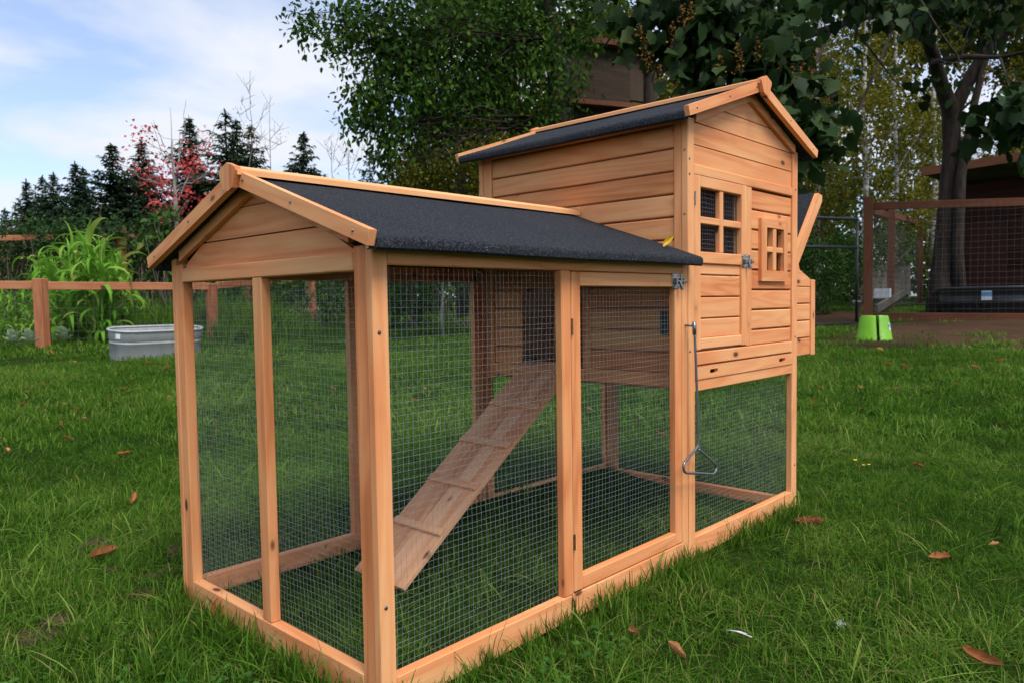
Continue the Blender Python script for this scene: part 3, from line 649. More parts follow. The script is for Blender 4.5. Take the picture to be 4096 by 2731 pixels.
def crown(lobes, size, tmpl, per=14, hang=.5, shell=.35, twig=.35, tone=(0, 1), wide=1., flat=.6):
    # lobes: (centre, radii, leaves); leaves sit along twigs that fill each lobe, thicker towards its skin
    P = []; D = []; Nn = []; Tn = []
    for c, r, n in lobes:
        c = np.asarray(c, float); r = np.full(3, r) if np.isscalar(r) else np.asarray(r, float); m = max(1, n//per)
        q = nrmz(RNG.normal(size=(m, 3))); rad = (shell+(1-shell)*RNG.random((m, 1)))**.6; base = c+q*rad*r
        td = nrmz(q*.9+RNG.normal(0, .6, (m, 3))+np.array([0, 0, -.25*hang])); ct = RNG.uniform(*tone, m)
        for j in range(per):
            s_ = (j+.5)/per-.35; p = base+td*twig*s_+RNG.normal(0, twig*.13, (m, 3)); p[:, 2] -= hang*.25*twig*max(s_, 0)
            P.append(p); D.append(nrmz(td*.5+RNG.normal(0, .6, (m, 3))+np.array([0, 0, -hang]))); Nn.append(nrmz(RNG.normal(0, flat, (m, 3))+np.array([0, 0, 1.])))
            Tn.append(np.clip(ct*.6+RNG.random(m)*.4+RNG.normal(0, .06, m), 0, 1))
    P = np.concatenate(P); D = np.concatenate(D); Nn = np.concatenate(Nn); Tn = np.concatenate(Tn)
    sz = size*RNG.uniform(.65, 1.25, len(P))
    return leaf_arrays(P, D, Nn, sz, tmpl, Tn, wide)
def wander(a, b, n=6, j=.06, sag=0.):
    a = np.asarray(a, float); b = np.asarray(b, float); l = np.linalg.norm(b-a); ts = np.linspace(0, 1, n)
    return [a+(b-a)*t+RNG.normal(0, j*l, 3)*math.sin(math.pi*t)*.6+np.array([0, 0, sag*l*math.sin(math.pi*t)]) for t in ts]
def tree(name, label, cat, base, trunk, lobes, size, tmpl, leaf, bk='bark', group=None, per=14, hang=.5, twig=.35, tone=(0, 1), limb=.35, limbs=True, wide=1., flat=.6, shell=.35, nlimb=None, mult=1., droop=False):
    """trunk: list of (point, radius); lobes: (centre, radius, leaves). A limb runs from the trunk to every lobe."""
    t = empty(name, tuple(map(float, base)), label, cat, group); b = np.asarray(base, float)
    parts = [tube([np.asarray(p)-b for p, r in trunk], [r for p, r in trunk], 9)]
    if limbs:
        tp = np.array([p for p, r in trunk]); trd = [r for p, r in trunk]
        for c, r, n in lobes[:nlimb]:
            c = np.asarray(c, float); i = int(np.argmin(np.linalg.norm(tp-c, axis=1)+np.maximum(0, (c[2]+.35-tp[:, 2]) if droop else (tp[:, 2]-c[2]+.1))*2)); rr_ = trd[i]*limb
            rs = np.linspace(rr_, max(rr_*.15, .004), 6); parts.append(tube([q-b for q in wander(tp[i], c, 6, .07, .03)], list(rs), 6))
            for _ in range(3):
                e = c+nrmz(RNG.normal(size=3))*(r if np.isscalar(r) else np.min(r))*.8; k_ = max(rr_*.25, .003); parts.append(tube([q-b for q in wander(c*.6+tp[i]*.4, e, 4, .08)], [k_, k_*.8, k_*.5, k_*.25], 5))
    V, F = merge(parts); obj('trunk', mesh('trunk', V, F, M[bk], smooth=True), t)
    if lobes:
        V, F, tn = crown([(c, r, int(n*(mult if n > 130 else 1))) for c, r, n in lobes], size, tmpl, per, hang, shell, twig, tone, wide, flat)
        obj('crown', mesh('crown', V-b, F, M[leaf], {'tone': tn}), t)
    return t
def L(u, v, px, d, n, dz=1.): r = px/FPX*d; return (at(u, v, d), np.array([r, r, r*dz]), n)     # a lobe of px photo pixels radius, d metres away
def G(u, d):                                                                                     # the lawn point d metres deep under photo column u
    p = at(u, 1230, d); return np.array([p[0], p[1], gz(p[0], p[1])])

# ------------------------------------------------------------------ conifers on the skyline
def conifer_mesh(seed, H=16., dens=1., gaps=.1):
    q = np.random.default_rng(seed); P = []; D = []; N_ = []; S = []; Tn = []; br = []
    z = H*.04
    while z < H*.985:
        t = z/H; rad = H*.30*(1-t)**.92*(1+.22*q.normal())+.10; nb_ = int((8 if t < .8 else 5)*dens)
        a0 = q.uniform(0, 6.28)
        for k in range(nb_):
            if q.random() < gaps: continue
            a = a0+6.28*k/nb_+q.normal(0, .3); l = max(.12, rad*q.uniform(.6, 1.2)); dr = np.array([math.cos(a), math.sin(a), 0]); up = .22-.62*(1-t)*q.uniform(.6, 1.2)
            br.append((z, dr, l, up)); m = max(4, int(l*6))
            for j in range(m):
                s_ = (j+.6)/m; p = np.array([0, 0, z])+dr*l*s_+np.array([0, 0, up*l*s_*s_+.08*l*s_])
                for sd in (-1, 1, 0):
                    side = np.array([-dr[1], dr[0], 0])*sd; P.append(p+q.normal(0, .05, 3)); D.append(dr*.6+side*.75+np.array([0, 0, -.35-.35*(sd == 0)])+q.normal(0, .2, 3)); N_.append(np.array([0, 0, 1.])+q.normal(0, .5, 3))
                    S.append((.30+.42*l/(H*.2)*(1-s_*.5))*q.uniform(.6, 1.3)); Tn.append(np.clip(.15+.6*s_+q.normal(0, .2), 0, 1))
        z += H*.0155*(1+.3*q.random())
    for j in range(10): P.append(np.array([0, 0, H*(.93+.007*j)])); D.append(np.array([q.normal(0, .4), q.normal(0, .4), 1.])); N_.append(q.normal(0, 1, 3)); S.append(.4); Tn.append(.4)
    return leaf_arrays(np.array(P), np.array(D), np.array(N_), np.array(S), 'blade', np.array(Tn), .42)
CM = []
for s_ in range(4):
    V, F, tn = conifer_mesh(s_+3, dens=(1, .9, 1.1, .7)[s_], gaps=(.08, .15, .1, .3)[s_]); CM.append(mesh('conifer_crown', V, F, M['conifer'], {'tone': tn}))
CT = mesh('conifer_trunk', *tube([(0, 0, -.5), (0, 0, 5), (0, 0, 11), (0, 0, 15.6)], [.24, .18, .1, .02], 7), M['darkbark'], smooth=True)
def b1(x, y): return (x*.5102, 300+y*.5102)
for i, (u, v, d, k, w, lab) in enumerate([
    (*b1(38, 1050), 82, 0, 1.0, 'small fir at the far left edge of the skyline'), (*b1(205, 826), 74, 0, 1.0, 'leftmost of the tall firs above the corn'), (*b1(328, 796), 78, 1, .9, 'narrow fir just right of the leftmost tall fir'),
    (*b1(415, 772), 72, 2, .9, 'fir between the narrow fir and the twin-topped fir'), (*b1(588, 684), 70, 0, 1.0, 'fir with twin tops left of the broad fir'), (*b1(652, 728), 74, 1, .85, 'shorter top of the twin-topped fir left of the broad fir'),
    (*b1(875, 545), 66, 2, 1.15, 'broad dark fir left of the red maple'), (*b1(1105, 515), 72, 0, 1.0, 'fir standing behind the left side of the red maple'), (*b1(1480, 335), 72, 1, .95, 'tall fir behind the right side of the red maple'),
    (*b1(1765, 285), 70, 3, 1.05, 'tallest gappy fir above the run ridge block'), (*b1(1855, 348), 74, 1, .85, 'slim fir right beside the tallest fir'), (*b1(1968, 388), 72, 3, .9, 'fir right of the slim fir, behind bare twigs'),
    (1212, 532, 80, 1, 1.0, 'lone fir above the middle of the run ridge'), (1477, 604, 84, 3, .8, 'ragged fir half hidden by the drooping alder branch')]):
    top = at(u, v, d); z0 = gz(top[0], top[1]); sc = (top[2]-z0)/16.
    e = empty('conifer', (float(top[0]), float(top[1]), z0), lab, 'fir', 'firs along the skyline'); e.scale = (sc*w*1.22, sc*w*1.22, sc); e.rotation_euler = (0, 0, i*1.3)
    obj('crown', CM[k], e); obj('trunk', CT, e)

# ------------------------------------------------------------------ broadleaf trees
a_ = lambda u, v, d: at(u, v, d)
gb = G(2235, 10.5)
tree('alder_tree', 'large dark green leafy tree spreading over the coop from behind', 'tree', gb,
     [(gb-np.array([0, 0, .2]), .17), (a_(2230, 900, 10.5), .15), (a_(2225, 500, 10.6), .125), (a_(2215, 150, 10.6), .10), (a_(2160, -250, 10.6), .07), (a_(2100, -600, 10.6), .04)],
     [L(1150, 45, 32, 8.6, 20), L(1200, 60, 40, 8.6, 50), L(1260, 95, 70, 8.8, 150), L(1370, 60, 85, 9, 260), L(1300, 165, 50, 8.8, 60), L(1340, 190, 45, 8.8, 60), L(1290, 215, 25, 8.8, 16), L(1450, 150, 105, 9.2, 400), L(1400, 215, 22, 9.1, 14), L(1560, 60, 140, 9.4, 700), L(1560, 250, 110, 9.3, 480), L(1640, 190, 150, 9.6, 800),
      L(1420, 385, 45, 9, 80), L(1490, 370, 85, 9.2, 300), L(1440, 480, 55, 9, 120), L(1530, 470, 85, 9.2, 340), L(1545, 570, 60, 9.2, 150), L(1555, 630, 45, 9.2, 90), L(1540, 690, 28, 9.2, 30), L(1425, 505, 40, 9, 60), L(1405, 525, 22, 9, 16), L(1610, 600, 55, 9.4, 110), L(1600, 530, 60, 9.4, 130), L(1640, 400, 150, 9.6, 800),
      L(1760, 110, 200, 10, 1300), L(1760, 330, 190, 10, 1200), L(1740, 470, 110, 9.8, 380), L(1930, 60, 210, 10.5, 1300), L(1930, 270, 210, 10.4, 1400), L(1900, 410, 140, 10.2, 600), L(2080, 160, 210, 10.6, 1300), L(2080, 360, 160, 10.4, 700), L(1700, 560, 50, 9.6, 60),
      L(2240, 60, 200, 10.8, 1100), L(2240, 290, 130, 10.2, 500), L(2160, 480, 90, 10.2, 260), L(2400, 0, 190, 11, 900), L(1800, -200, 320, 10.5, 1800), L(2150, -250, 320, 11, 1800)],
     .080, 'ovate', 'alder', per=10, hang=.75, twig=.42, tone=(.05, .85), shell=.15, limb=.16, mult=1.25, bk='darkbark', droop=True)
gb = G(1850, 17)
tree('birch_tree', 'yellow-green autumn tree behind the drooping alder branch', 'tree', gb, [(gb, .13), (a_(1850, 900, 17), .12), (a_(1840, 600, 17), .09), (a_(1860, 250, 17), .05)],
     [L(1570, 715, 34, 15.6, 90), L(1610, 690, 55, 15.6, 260), L(1670, 690, 80, 15.8, 420), L(1740, 640, 110, 16, 800), L(1840, 580, 130, 16.5, 800), L(1800, 720, 120, 16.5, 600), L(1940, 640, 120, 17, 600), L(1800, 430, 190, 17.5, 1100), L(1980, 480, 190, 18, 1100), L(1900, 250, 230, 18, 1300), L(2100, 350, 200, 18, 1100), L(2060, 600, 140, 17.5, 700)],
     .085, 'diamond', 'yellowgreen', 'bark', per=12, hang=.5, twig=.45, tone=(0, .6), mult=2.0)
# catalpa: forked trunk inside the pen, big hanging leaves above the coop
gb = G(3775, 14.6); K_ = 14.6
ct = tree('catalpa_tree', 'dark forked catalpa with very large hanging leaves, trunk inside the wire pen', 'tree', gb,
     [(gb-np.array([0, 0, .3]), .36), (a_(3762, 1190, K_), .25), (a_(3778, 1000, K_), .20), (a_(3792, 800, K_), .175), (a_(3808, 600, K_), .165), (a_(3803, 440, K_), .165), (a_(3765, 340, 14.3), .13), (a_(3735, 230, 13.9), .115), (a_(3690, 100, 13.2), .10), (a_(3600, -60, 12), .08), (a_(3420, -260, 10.5), .055)],
     [L(2560, 60, 90, 7.4, 60), L(2700, 90, 120, 7.3, 130), L(2850, 70, 150, 7.2, 200), L(2990, 180, 130, 7.1, 160), L(2830, 260, 100, 7.2, 90), L(3020, 330, 120, 7, 150), L(3130, 400, 120, 6.9, 160), L(3220, 470, 90, 6.9, 110), L(3270, 560, 55, 6.8, 46), L(3120, 240, 100, 7, 90),
      L(3080, 30, 130, 7.6, 130), L(3380, -30, 90, 8.5, 60), L(3560, 10, 90, 9, 60), L(3900, 490, 50, 7.5, 20), L(3985, 450, 65, 7.4, 46), L(4060, 500, 80, 7.4, 60), L(4100, 380, 70, 7.6, 40), L(3740, 40, 120, 12, 120), L(3940, 30, 130, 11.5, 120), L(3725, 330, 50, 12, 20),
      L(2700, -250, 300, 8, 500), L(3200, -350, 380, 9, 700), L(3700, -300, 380, 10.5, 700), L(4250, -250, 400, 10.5, 700), L(4350, 200, 220, 10, 250), L(3900, -250, 400, 14, 500)],
     .152, 'heart', 'catalpa', 'darkbark', per=6, hang=.85, twig=.5, tone=(0, .9), limb=.30, flat=.9, shell=.15, limbs=False)
b = gb
tb = lambda pts, r, n=7: tube([np.asarray(p)-b for p in smooth([a_(*q) for q in pts], 3)], list(np.interp(np.linspace(0, 1, 3*(len(pts)-1)+1), np.linspace(0, 1, len(r)), r)), n)
V, F = merge([tb([(3800, 480, K_), (3865, 340, 14.5), (3950, 200, 14.3), (4070, 80, 14), (4250, -150, 13.5)], [.15, .11, .08], 9),
              tb([(3690, 100, 13.2), (3520, 60, 11), (3330, 110, 9.2), (3150, 170, 8), (2950, 190, 7.4), (2760, 120, 7.3)], [.075, .05, .03, .012]),
              tb([(3330, 110, 9.2), (3240, 300, 7.6), (3200, 430, 6.9)], [.03, .02, .01], 6), tb([(3150, 170, 8), (3040, 270, 7.2), (2990, 360, 7)], [.025, .016, .008], 6), tb([(3520, 60, 11), (3200, -20, 8.5), (2900, 20, 7.4), (2600, 40, 7.4)], [.05, .035, .012], 6),
              tb([(3600, 60, 11), (3480, 330, 9.4), (3420, 470, 8.8), (3300, 540, 8.4)], [.022, .016, .006], 6), tb([(3400, 90, 9.6), (3560, 300, 9.2), (3620, 370, 9)], [.016, .010, .005], 5),
              tb([(3640, 500, 10), (3480, 560, 9.6), (3300, 640, 9.2)], [.012, .01, .005], 5), tb([(3680, 0, 9), (3760, 130, 8.9), (3840, 250, 8.8), (3720, 235, 8.8)], [.016, .012, .005], 5), tb([(3840, 250, 8.8), (3870, 130, 8.8), (3900, 60, 8.8)], [.01, .006, .004], 5),
              tb([(3730, 250, 13.9), (3850, 230, 10), (4000, 230, 9), (4130, 200, 8.4)], [.05, .03, .015], 6), tb([(4000, 230, 9), (4040, 360, 7.8), (4050, 450, 7.4)], [.016, .01, .006], 5)])
obj('fork_limb', mesh('fork_limb', V, F, M['darkbark'], smooth=True), ct)
# seed spikes standing among the large leaves
def spike(c, l, seed):
    q = np.random.default_rng(seed); n = 46; t = q.random(n); P = c+np.stack([q.normal(0, .035, n)*(1.1-t), q.normal(0, .035, n)*(1.1-t), t*l], -1)
    return leaf_arrays(P, q.normal(size=(n, 3)), q.normal(size=(n, 3)), q.uniform(.013, .026, n), 'diamond', q.random(n), 1.5)
ks = [(2690, 190), (2730, 120), (2765, 85), (2960, 290), (2950, 240), (3125, 310), (3170, 340), (3260, 300), (3320, 420), (3030, 260), (2640, 340), (2600, 290), (2880, 300), (3945, 390), (4040, 330), (3950, 350), (3210, 330), (3300, 360), (2560, 170), (2580, 240)]
Vs, Fs, Ts, n0 = [], [], [], 0
for i, (u, v) in enumerate(ks):
    V, F, tn = spike(at(u, v, 6.7 if u < 3800 else 7.2), RNG.uniform(.14, .24), 100+i); Vs.append(V-b); Fs.append(F+n0); Ts.append(tn); n0 += len(V)
obj('seed_spikes', mesh('seed_spikes', np.concatenate(Vs), np.concatenate(Fs), M['seed'], {'tone': np.concatenate(Ts)}), ct)['kind'] = 'stuff'
# second, paler stem beside the catalpa, and dark trunks in the gap behind the treehouse
gb = G(3850, 14.3)
tree('grey_tree', 'slender pale grey trunk leaning beside the dark forked trunk', 'tree', gb, [(gb-np.array([0, 0, .2]), .12), (a_(3830, 1000, 14.3), .10), (a_(3845, 700, 14.3), .085), (a_(3900, 400, 14.3), .07), (a_(3990, 60, 14.3), .05), (a_(4050, -200, 14.3), .03)], [L(4000, -250, 220, 13, 250), L(4150, -50, 160, 13, 150)], .12, 'ovate', 'shrub', 'darkbark', limb=.4)
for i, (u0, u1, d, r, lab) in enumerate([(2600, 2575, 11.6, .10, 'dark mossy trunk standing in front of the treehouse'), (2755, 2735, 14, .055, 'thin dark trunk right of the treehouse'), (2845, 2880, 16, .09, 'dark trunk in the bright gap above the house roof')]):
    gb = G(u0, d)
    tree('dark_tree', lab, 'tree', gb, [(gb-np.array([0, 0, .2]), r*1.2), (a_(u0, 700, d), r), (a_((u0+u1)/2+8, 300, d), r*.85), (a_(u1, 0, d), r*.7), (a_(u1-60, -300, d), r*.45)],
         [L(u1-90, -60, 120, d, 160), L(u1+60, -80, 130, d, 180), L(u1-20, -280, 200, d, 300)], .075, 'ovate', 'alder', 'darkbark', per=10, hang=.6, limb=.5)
# birch thicket right of the house
for i, (u, d, r, lab, lobes) in enumerate([
    (3462, 20, .085, 'white-stemmed birch left of the two beside the pen post', [(3400, 300, 160, 700), (3480, 150, 160, 700), (3350, 520, 140, 600), (3480, 470, 150, 700), (3440, 720, 120, 450), (3330, 760, 90, 240), (3420, -80, 200, 700)]),
    (3584, 21, .075, 'white-stemmed birch right of the two beside the pen post', [(3560, 380, 130, 600), (3640, 560, 140, 800), (3680, 700, 140, 800), (3560, 700, 110, 500), (3620, 860, 120, 600), (3700, 480, 100, 400), (3620, 60, 200, 800), (3560, 900, 90, 260)]),
    (3270, 23, .10, 'yellowing birch seen between the house roof and the birches', [(3220, 640, 130, 500), (3290, 720, 140, 600), (3240, 860, 120, 450), (3330, 900, 110, 380), (3210, 300, 180, 700), (3340, 180, 190, 700), (3240, -50, 220, 700)]),
    (3740, 25, .11, 'yellow-leaved tree behind the forked trunk', [(3700, 900, 140, 800), (3740, 620, 160, 800), (3800, 760, 140, 600), (3720, 300, 200, 600), (3900, 620, 110, 350), (3980, 600, 120, 350)])]):
    gb = G(u, d); tree('birch_tree', lab, 'birch', gb, [(gb-np.array([0, 0, .3]), r*1.2), (a_(u-4, 950, d), r), (a_(u+3, 700, d), r*.8), (a_(u-6, 400, d), r*.65), (a_(u+4, 50, d), r*.4), (a_(u, -200, d), r*.2)],
        [L(x, y, p, d+RNG.uniform(-1.2, 1.2), int(n*2.3)) for x, y, p, n in lobes], .088, 'diamond', 'yellowgreen', 'birchbark', 'birches beside the pen', per=12, hang=.5, twig=.5, tone=(0, .9), limb=.3)
# treehouse among the branches
th = empty('treehouse', tuple(map(float, G(2430, 13.2))), 'weathered plywood treehouse half hidden in the dark branches', 'treehouse')
thb = np.array(th.location)
def thp(name, u0, v0, u1, v1, d0, d1, th_=.08, mat='ply', tone=None):                 # an upright panel between two photo points
    A, B, Cc = at(u0, v1, d0), at(u1, v1, d1), at(u0, v0, d0); ea = B-A; ea[2] = 0; w = np.linalg.norm(ea); ea /= w; n = np.cross(ea, (0, 0, 1.)); h = Cc[2]-A[2]
    return timber(name, A+ea*w/2+np.array([0, 0, h/2])-n*th_/2-thb, (ea, n, (0, 0, 1.)), (w/2, th_/2, h/2), mat, th, b=.006, tone=tone)
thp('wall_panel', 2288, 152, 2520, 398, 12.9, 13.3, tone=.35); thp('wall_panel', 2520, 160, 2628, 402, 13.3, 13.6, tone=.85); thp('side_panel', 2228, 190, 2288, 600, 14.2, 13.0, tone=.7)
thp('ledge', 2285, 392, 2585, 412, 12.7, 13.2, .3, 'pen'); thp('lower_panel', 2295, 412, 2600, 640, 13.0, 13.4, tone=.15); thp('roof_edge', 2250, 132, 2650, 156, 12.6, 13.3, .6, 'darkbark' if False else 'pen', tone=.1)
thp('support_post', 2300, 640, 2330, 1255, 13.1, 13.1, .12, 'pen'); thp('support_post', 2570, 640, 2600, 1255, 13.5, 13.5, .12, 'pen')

# red maple, bare saplings
gb = G(712, 13)
tree('red_maple', 'young maple with scattered red leaves and bare upper twigs', 'maple', gb, [(gb, .05), (a_(712, 1000, 13), .045), (a_(706, 880, 13), .04), (a_(700, 760, 13), .03), (a_(690, 640, 13), .018), (a_(690, 560, 13), .008)],
     [L(570, 560, 40, 12.6, 40), L(600, 700, 55, 12.8, 60), L(640, 640, 65, 12.8, 70), L(690, 740, 75, 13, 90), L(760, 620, 60, 13.2, 80), L(780, 700, 55, 13.2, 60), L(650, 800, 70, 12.8, 90), L(700, 850, 60, 13, 60), L(570, 720, 34, 12.6, 20), L(820, 560, 45, 13.2, 36), L(830, 700, 45, 13.2, 40), L(660, 880, 50, 12.8, 40), L(750, 800, 60, 13, 60), L(870, 670, 20, 13, 10), L(480, 660, 15, 13, 8), L(562, 520, 25, 12.6, 16)],
     .068, 'maple', 'red', 'paleb', per=5, hang=.4, twig=.3, limb=.42, wide=1.)
bare = obj('bare_twigs', mesh('bare_twigs', *merge([tube([q-gb for q in wander(a_(u0, v0, 13), a_(u1, v1, 13.2), 7, .03)], list(np.linspace(.012, .003, 7)), 5) for u0, v0, u1, v1 in ((690, 700, 680, 430), (700, 760, 745, 400), (715, 800, 890, 440), (700, 720, 605, 490), (705, 700, 720, 520), (660, 590, 612, 480))]), M['paleb']), bpy.data.objects['red_maple'])
for i, (u, top, d, lab, tw) in enumerate([
    (1005, 330, 15, 'bare grey sapling rising above the run ridge beside the firs', [(995, 480, 960, 400), (1010, 540, 1090, 385), (1000, 600, 950, 430), (1012, 620, 1060, 520), (1005, 420, 985, 330)]),
    (1085, 380, 15.5, 'thin bare sapling just right of the tall bare sapling', [(1080, 560, 1130, 500), (1085, 600, 1150, 560), (1082, 640, 1050, 560)]),
    (1330, 560, 15, 'low leafless sapling above the middle of the run roof', [(1325, 640, 1295, 560), (1332, 650, 1350, 555), (1335, 690, 1375, 640)]),
    (1400, 600, 15.5, 'leafless sapling under the drooping alder branch', [(1400, 700, 1385, 610), (1405, 680, 1440, 590), (1410, 700, 1490, 530)])]):
    gb = G(u, d); t_ = empty('bare_sapling', tuple(map(float, gb)), lab, 'sapling', 'bare saplings')
    ps = [tube([np.asarray(q)-gb for q in wander(gb, a_(u, 900, d), 4, .02)+wander(a_(u, 880, d), a_(u-5, top, d), 6, .02)], list(np.linspace(.018, .003, 10)), 6)]
    ps += [tube([q-gb for q in wander(a_(p, q_, d), a_(r, s_, d+.2), 6, .05)], list(np.linspace(.006, .002, 6)), 5) for p, q_, r, s_ in tw]
    for p, q_, r, s_ in tw:
        for _ in range(5):
            f = RNG.uniform(.3, 1); c = a_(p+(r-p)*f, q_+(s_-q_)*f, d+.1); ps.append(tube([q-gb for q in wander(c, c+np.array([RNG.normal(0, .16), RNG.normal(0, .16), RNG.uniform(.1, .35)]), 3, .05)], [.004, .003, .002], 4))
    obj('stem', mesh('stem', *merge(ps), M['twig']), t_)
    V, F, tn = crown([(a_(u+RNG.normal(0, 25), top+90+RNG.random()*120, d), .35, 10)], .05, 'ovate', 5); obj('last_leaves', mesh('last_leaves', V-gb, F, M['dead'], {'tone': tn}), t_)

# ------------------------------------------------------------------ shrubs
def shrub(name, label, cat, base, lobes, size, tmpl, leaf, group=None, tone=(0, 1), twig=.3, per=10, hang=.3, stems=6):
    b_ = np.asarray(base, float); t = empty(name, tuple(map(float, b_)), label, cat, group); V, F, tn = crown(lobes, size, tmpl, per, hang, .25, twig, tone)
    obj('foliage', mesh('foliage', V-b_, F, M[leaf], {'tone': tn}), t); ps = []
    for c, r, n in lobes:
        for _ in range(2): ps.append(tube([q-b_ for q in wander(b_+np.array([RNG.normal(0, .12), RNG.normal(0, .12), -.05]), c+RNG.normal(0, .15, 3), 5, .06)], [.016, .013, .01, .007, .004], 5))
    obj('stems', mesh('stems', *merge(ps), M['twig']), t); return t
for i, (u, d, w, h, lab, mat, n) in enumerate([
    (1030, 13.5, 110, 330, 'dark shrub behind the left half of the run gable', 'shrub', 1700), (1230, 14.5, 120, 360, 'dark shrub behind the right half of the run gable', 'shrub', 1800), (1450, 14.5, 120, 380, 'leafy shrub behind the near corner post', 'shrub', 1900),
    (1640, 13.5, 120, 330, 'leafy shrub seen through the left part of the run mesh', 'shrub', 2200), (1830, 14, 120, 420, 'leafy shrub seen through the run mesh beside the rear post', 'shrub', 2000)]):
    g0 = G(u, d); px = FPX/d; hz = h/px
    lob = [(g0+np.array([RNG.normal(0, w/px*.5), RNG.normal(0, w/px*.5), hz*f]), np.array([w/px*.75, w/px*.75, hz*.28]), n//4) for f in (.16, .38, .62, .85)]
    shrub('shrub', lab, 'shrub', g0, lob, .075, 'ovate', mat, 'shrubs behind the coop')
g0 = G(3300, 16)
shrub('shrub', 'bright leafy bush behind the black gate, left part', 'shrub', g0, [L(3230, 1000, 70, 15.5, 900), L(3290, 1080, 90, 15.5, 1200), L(3260, 1180, 70, 15.5, 600), L(3210, 1120, 60, 15.5, 500)], .07, 'diamond', 'shrub', 'bushes behind the gate', tone=(.2, .95))
g0 = G(3440, 17)
shrub('shrub', 'bright leafy bush behind the black gate, right part', 'shrub', g0, [L(3390, 1000, 80, 16.5, 1000), L(3470, 1040, 80, 17, 900), L(3380, 1130, 80, 16.5, 800), L(3560, 960, 70, 18, 600), L(3620, 1010, 60, 18, 500)], .07, 'diamond', 'shrub', 'bushes behind the gate', tone=(.2, .95))
for i, (u, d, lab) in enumerate([(60, 13.2, 'bramble thicket on the back fence at the far left'), (230, 13, 'bramble thicket on the back fence behind the corn'), (420, 13, 'bramble thicket on the back fence left of its post'), (600, 13.2, 'bramble thicket on the back fence under the red maple')]):
    g0 = G(u, d); shrub('bramble', lab, 'bramble', g0, [L(u-60, 930, 45, d-.3, 260), L(u+50, 920, 45, d-.4, 260), L(u, 960, 60, d-.3, 380), L(u-70, 1030, 70, d, 420), L(u+60, 1040, 70, d, 420), L(u, 1130, 80, d, 420), L(u+20, 890, 30, d, 60)], .07, 'ovate', 'bramble', 'brambles along the back fence')
for u, v, d, lab in ((60, 1060, 15.5, 'tan dry brush behind the brambles at the far left'), (640, 1080, 16, 'tan dry brush behind the back fence post')):
    g0 = G(u, d); shrub('dry_brush', lab, 'brush', g0, [L(u, v, 100, d, 900), L(u+60, v+60, 90, d, 600)], .12, 'diamond', 'drybrush', 'dry brush behind the back fence', twig=.5)
g0 = G(660, 12.2)
shrub('fruit_sapling', 'green-leaved sapling below the red maple', 'sapling', g0, [L(665, 850, 30, 12.2, 60), L(655, 910, 40, 12.2, 120), L(590, 1000, 50, 12.2, 120), L(570, 960, 30, 12.2, 60), L(650, 1060, 60, 12.2, 140), L(690, 1010, 40, 12.2, 80)], .13, 'ovate', 'shrub', tone=(.3, .8), hang=.8)
g0 = G(1768, 11.5)
tree('young_tree', 'thin young tree on the lawn seen through the run mesh', 'tree', g0, [(g0, .025), (a_(1766, 1250, 11.5), .022), (a_(1772, 1180, 11.5), .018), (a_(1765, 1050, 11.5), .012)], [L(1740, 1150, 40, 11.5, 80), L(1800, 1130, 40, 11.5, 80), L(1770, 1060, 60, 11.5, 140)], .06, 'ovate', 'shrub', 'paleb')
# far wood that closes the view behind the birches and the treehouse
lob = []
for k in range(150):
    u = RNG.uniform(1650, 4500); lob.append(L(u, RNG.uniform(-40, 1150)*(1 if u > 3000 else 1), RNG.uniform(110, 190), RNG.uniform(30, 40), 600))
V, F, tn = crown(lob, .32, 'diamond', 10, .4, .2, .9, (0, .8)); tag(obj('far_wood', mesh('far_wood', V, F, M['yellowgreen'], {'tone': tn*.75})), 'dim mass of yellowing woodland far behind the birches', 'woodland', kind='stuff')
lob = [L(RNG.uniform(2350, 4500), RNG.uniform(800, 1190), RNG.uniform(70, 130), RNG.uniform(24, 29), 420) for _ in range(60)]+[L(RNG.uniform(850, 2400), RNG.uniform(1080, 1240), RNG.uniform(60, 100), RNG.uniform(21, 26), 420) for _ in range(44)]
V, F, tn = crown(lob, .16, 'diamond', 10, .4, .2, .7, (0, .9)); tag(obj('undergrowth', mesh('undergrowth', V, F, M['shrub'], {'tone': tn*.8})), 'dark tangled undergrowth below the distant birches', 'undergrowth', kind='stuff')

# ------------------------------------------------------------------ fences on the left
def fence_wire(name, A, B, z0a, z0b, h, parent, off, pu=.10, pv=.10, r=.0016, mat='fencewire'):
    A = np.asarray(A, float); B = np.asarray(B, float); d = B-A; d[2] = 0; l = np.linalg.norm(d); eu = d/l
    return wires(name, np.array([A[0], A[1], z0a])-off, eu, (0, 0, 1.), l, h, parent, pu, pv, r, mat, .003, .4)
def fpost(name, p, top, w, rz, parent, off, mat='fence'):
    c, s_ = math.cos(rz), math.sin(rz); h = top-p[2]+.2
    return timber(name, np.array([p[0], p[1], p[2]-.2+h/2])-off, ((c, s_, 0), (-s_, c, 0), (0, 0, 1)), (w/2, w/2, h/2), mat, parent, b=.008)
PA = G(165, 9.6); PA[2] = at(165, 1392, 9.6)[2]-.03; PB = G(849, 11.2); PO = G(-420, 9.4); PC = G(1250, 17)
topA = at(165, 1115, 9.6)[2]; topB = at(849, 1135, 11.2)[2]
ff = empty('garden_fence', tuple(map(float, PA)), 'red-brown timber rail fence with wire netting in front of the corn', 'fence'); fo = PA.copy()
fpost('post', PA, topA, .128, .62, ff, fo); fpost('post', PB, topB, .125, .5, ff, fo); fpost('post', PO, topA, .128, .5, ff, fo); fpost('post', PC, at(1250, 1100, 17)[2], .12, .4, ff, fo)
rl = lambda n, p, q: beam(n, np.asarray(p)-fo, np.asarray(q)-fo, .045, .105, mat='fence', parent=ff, b=.005)
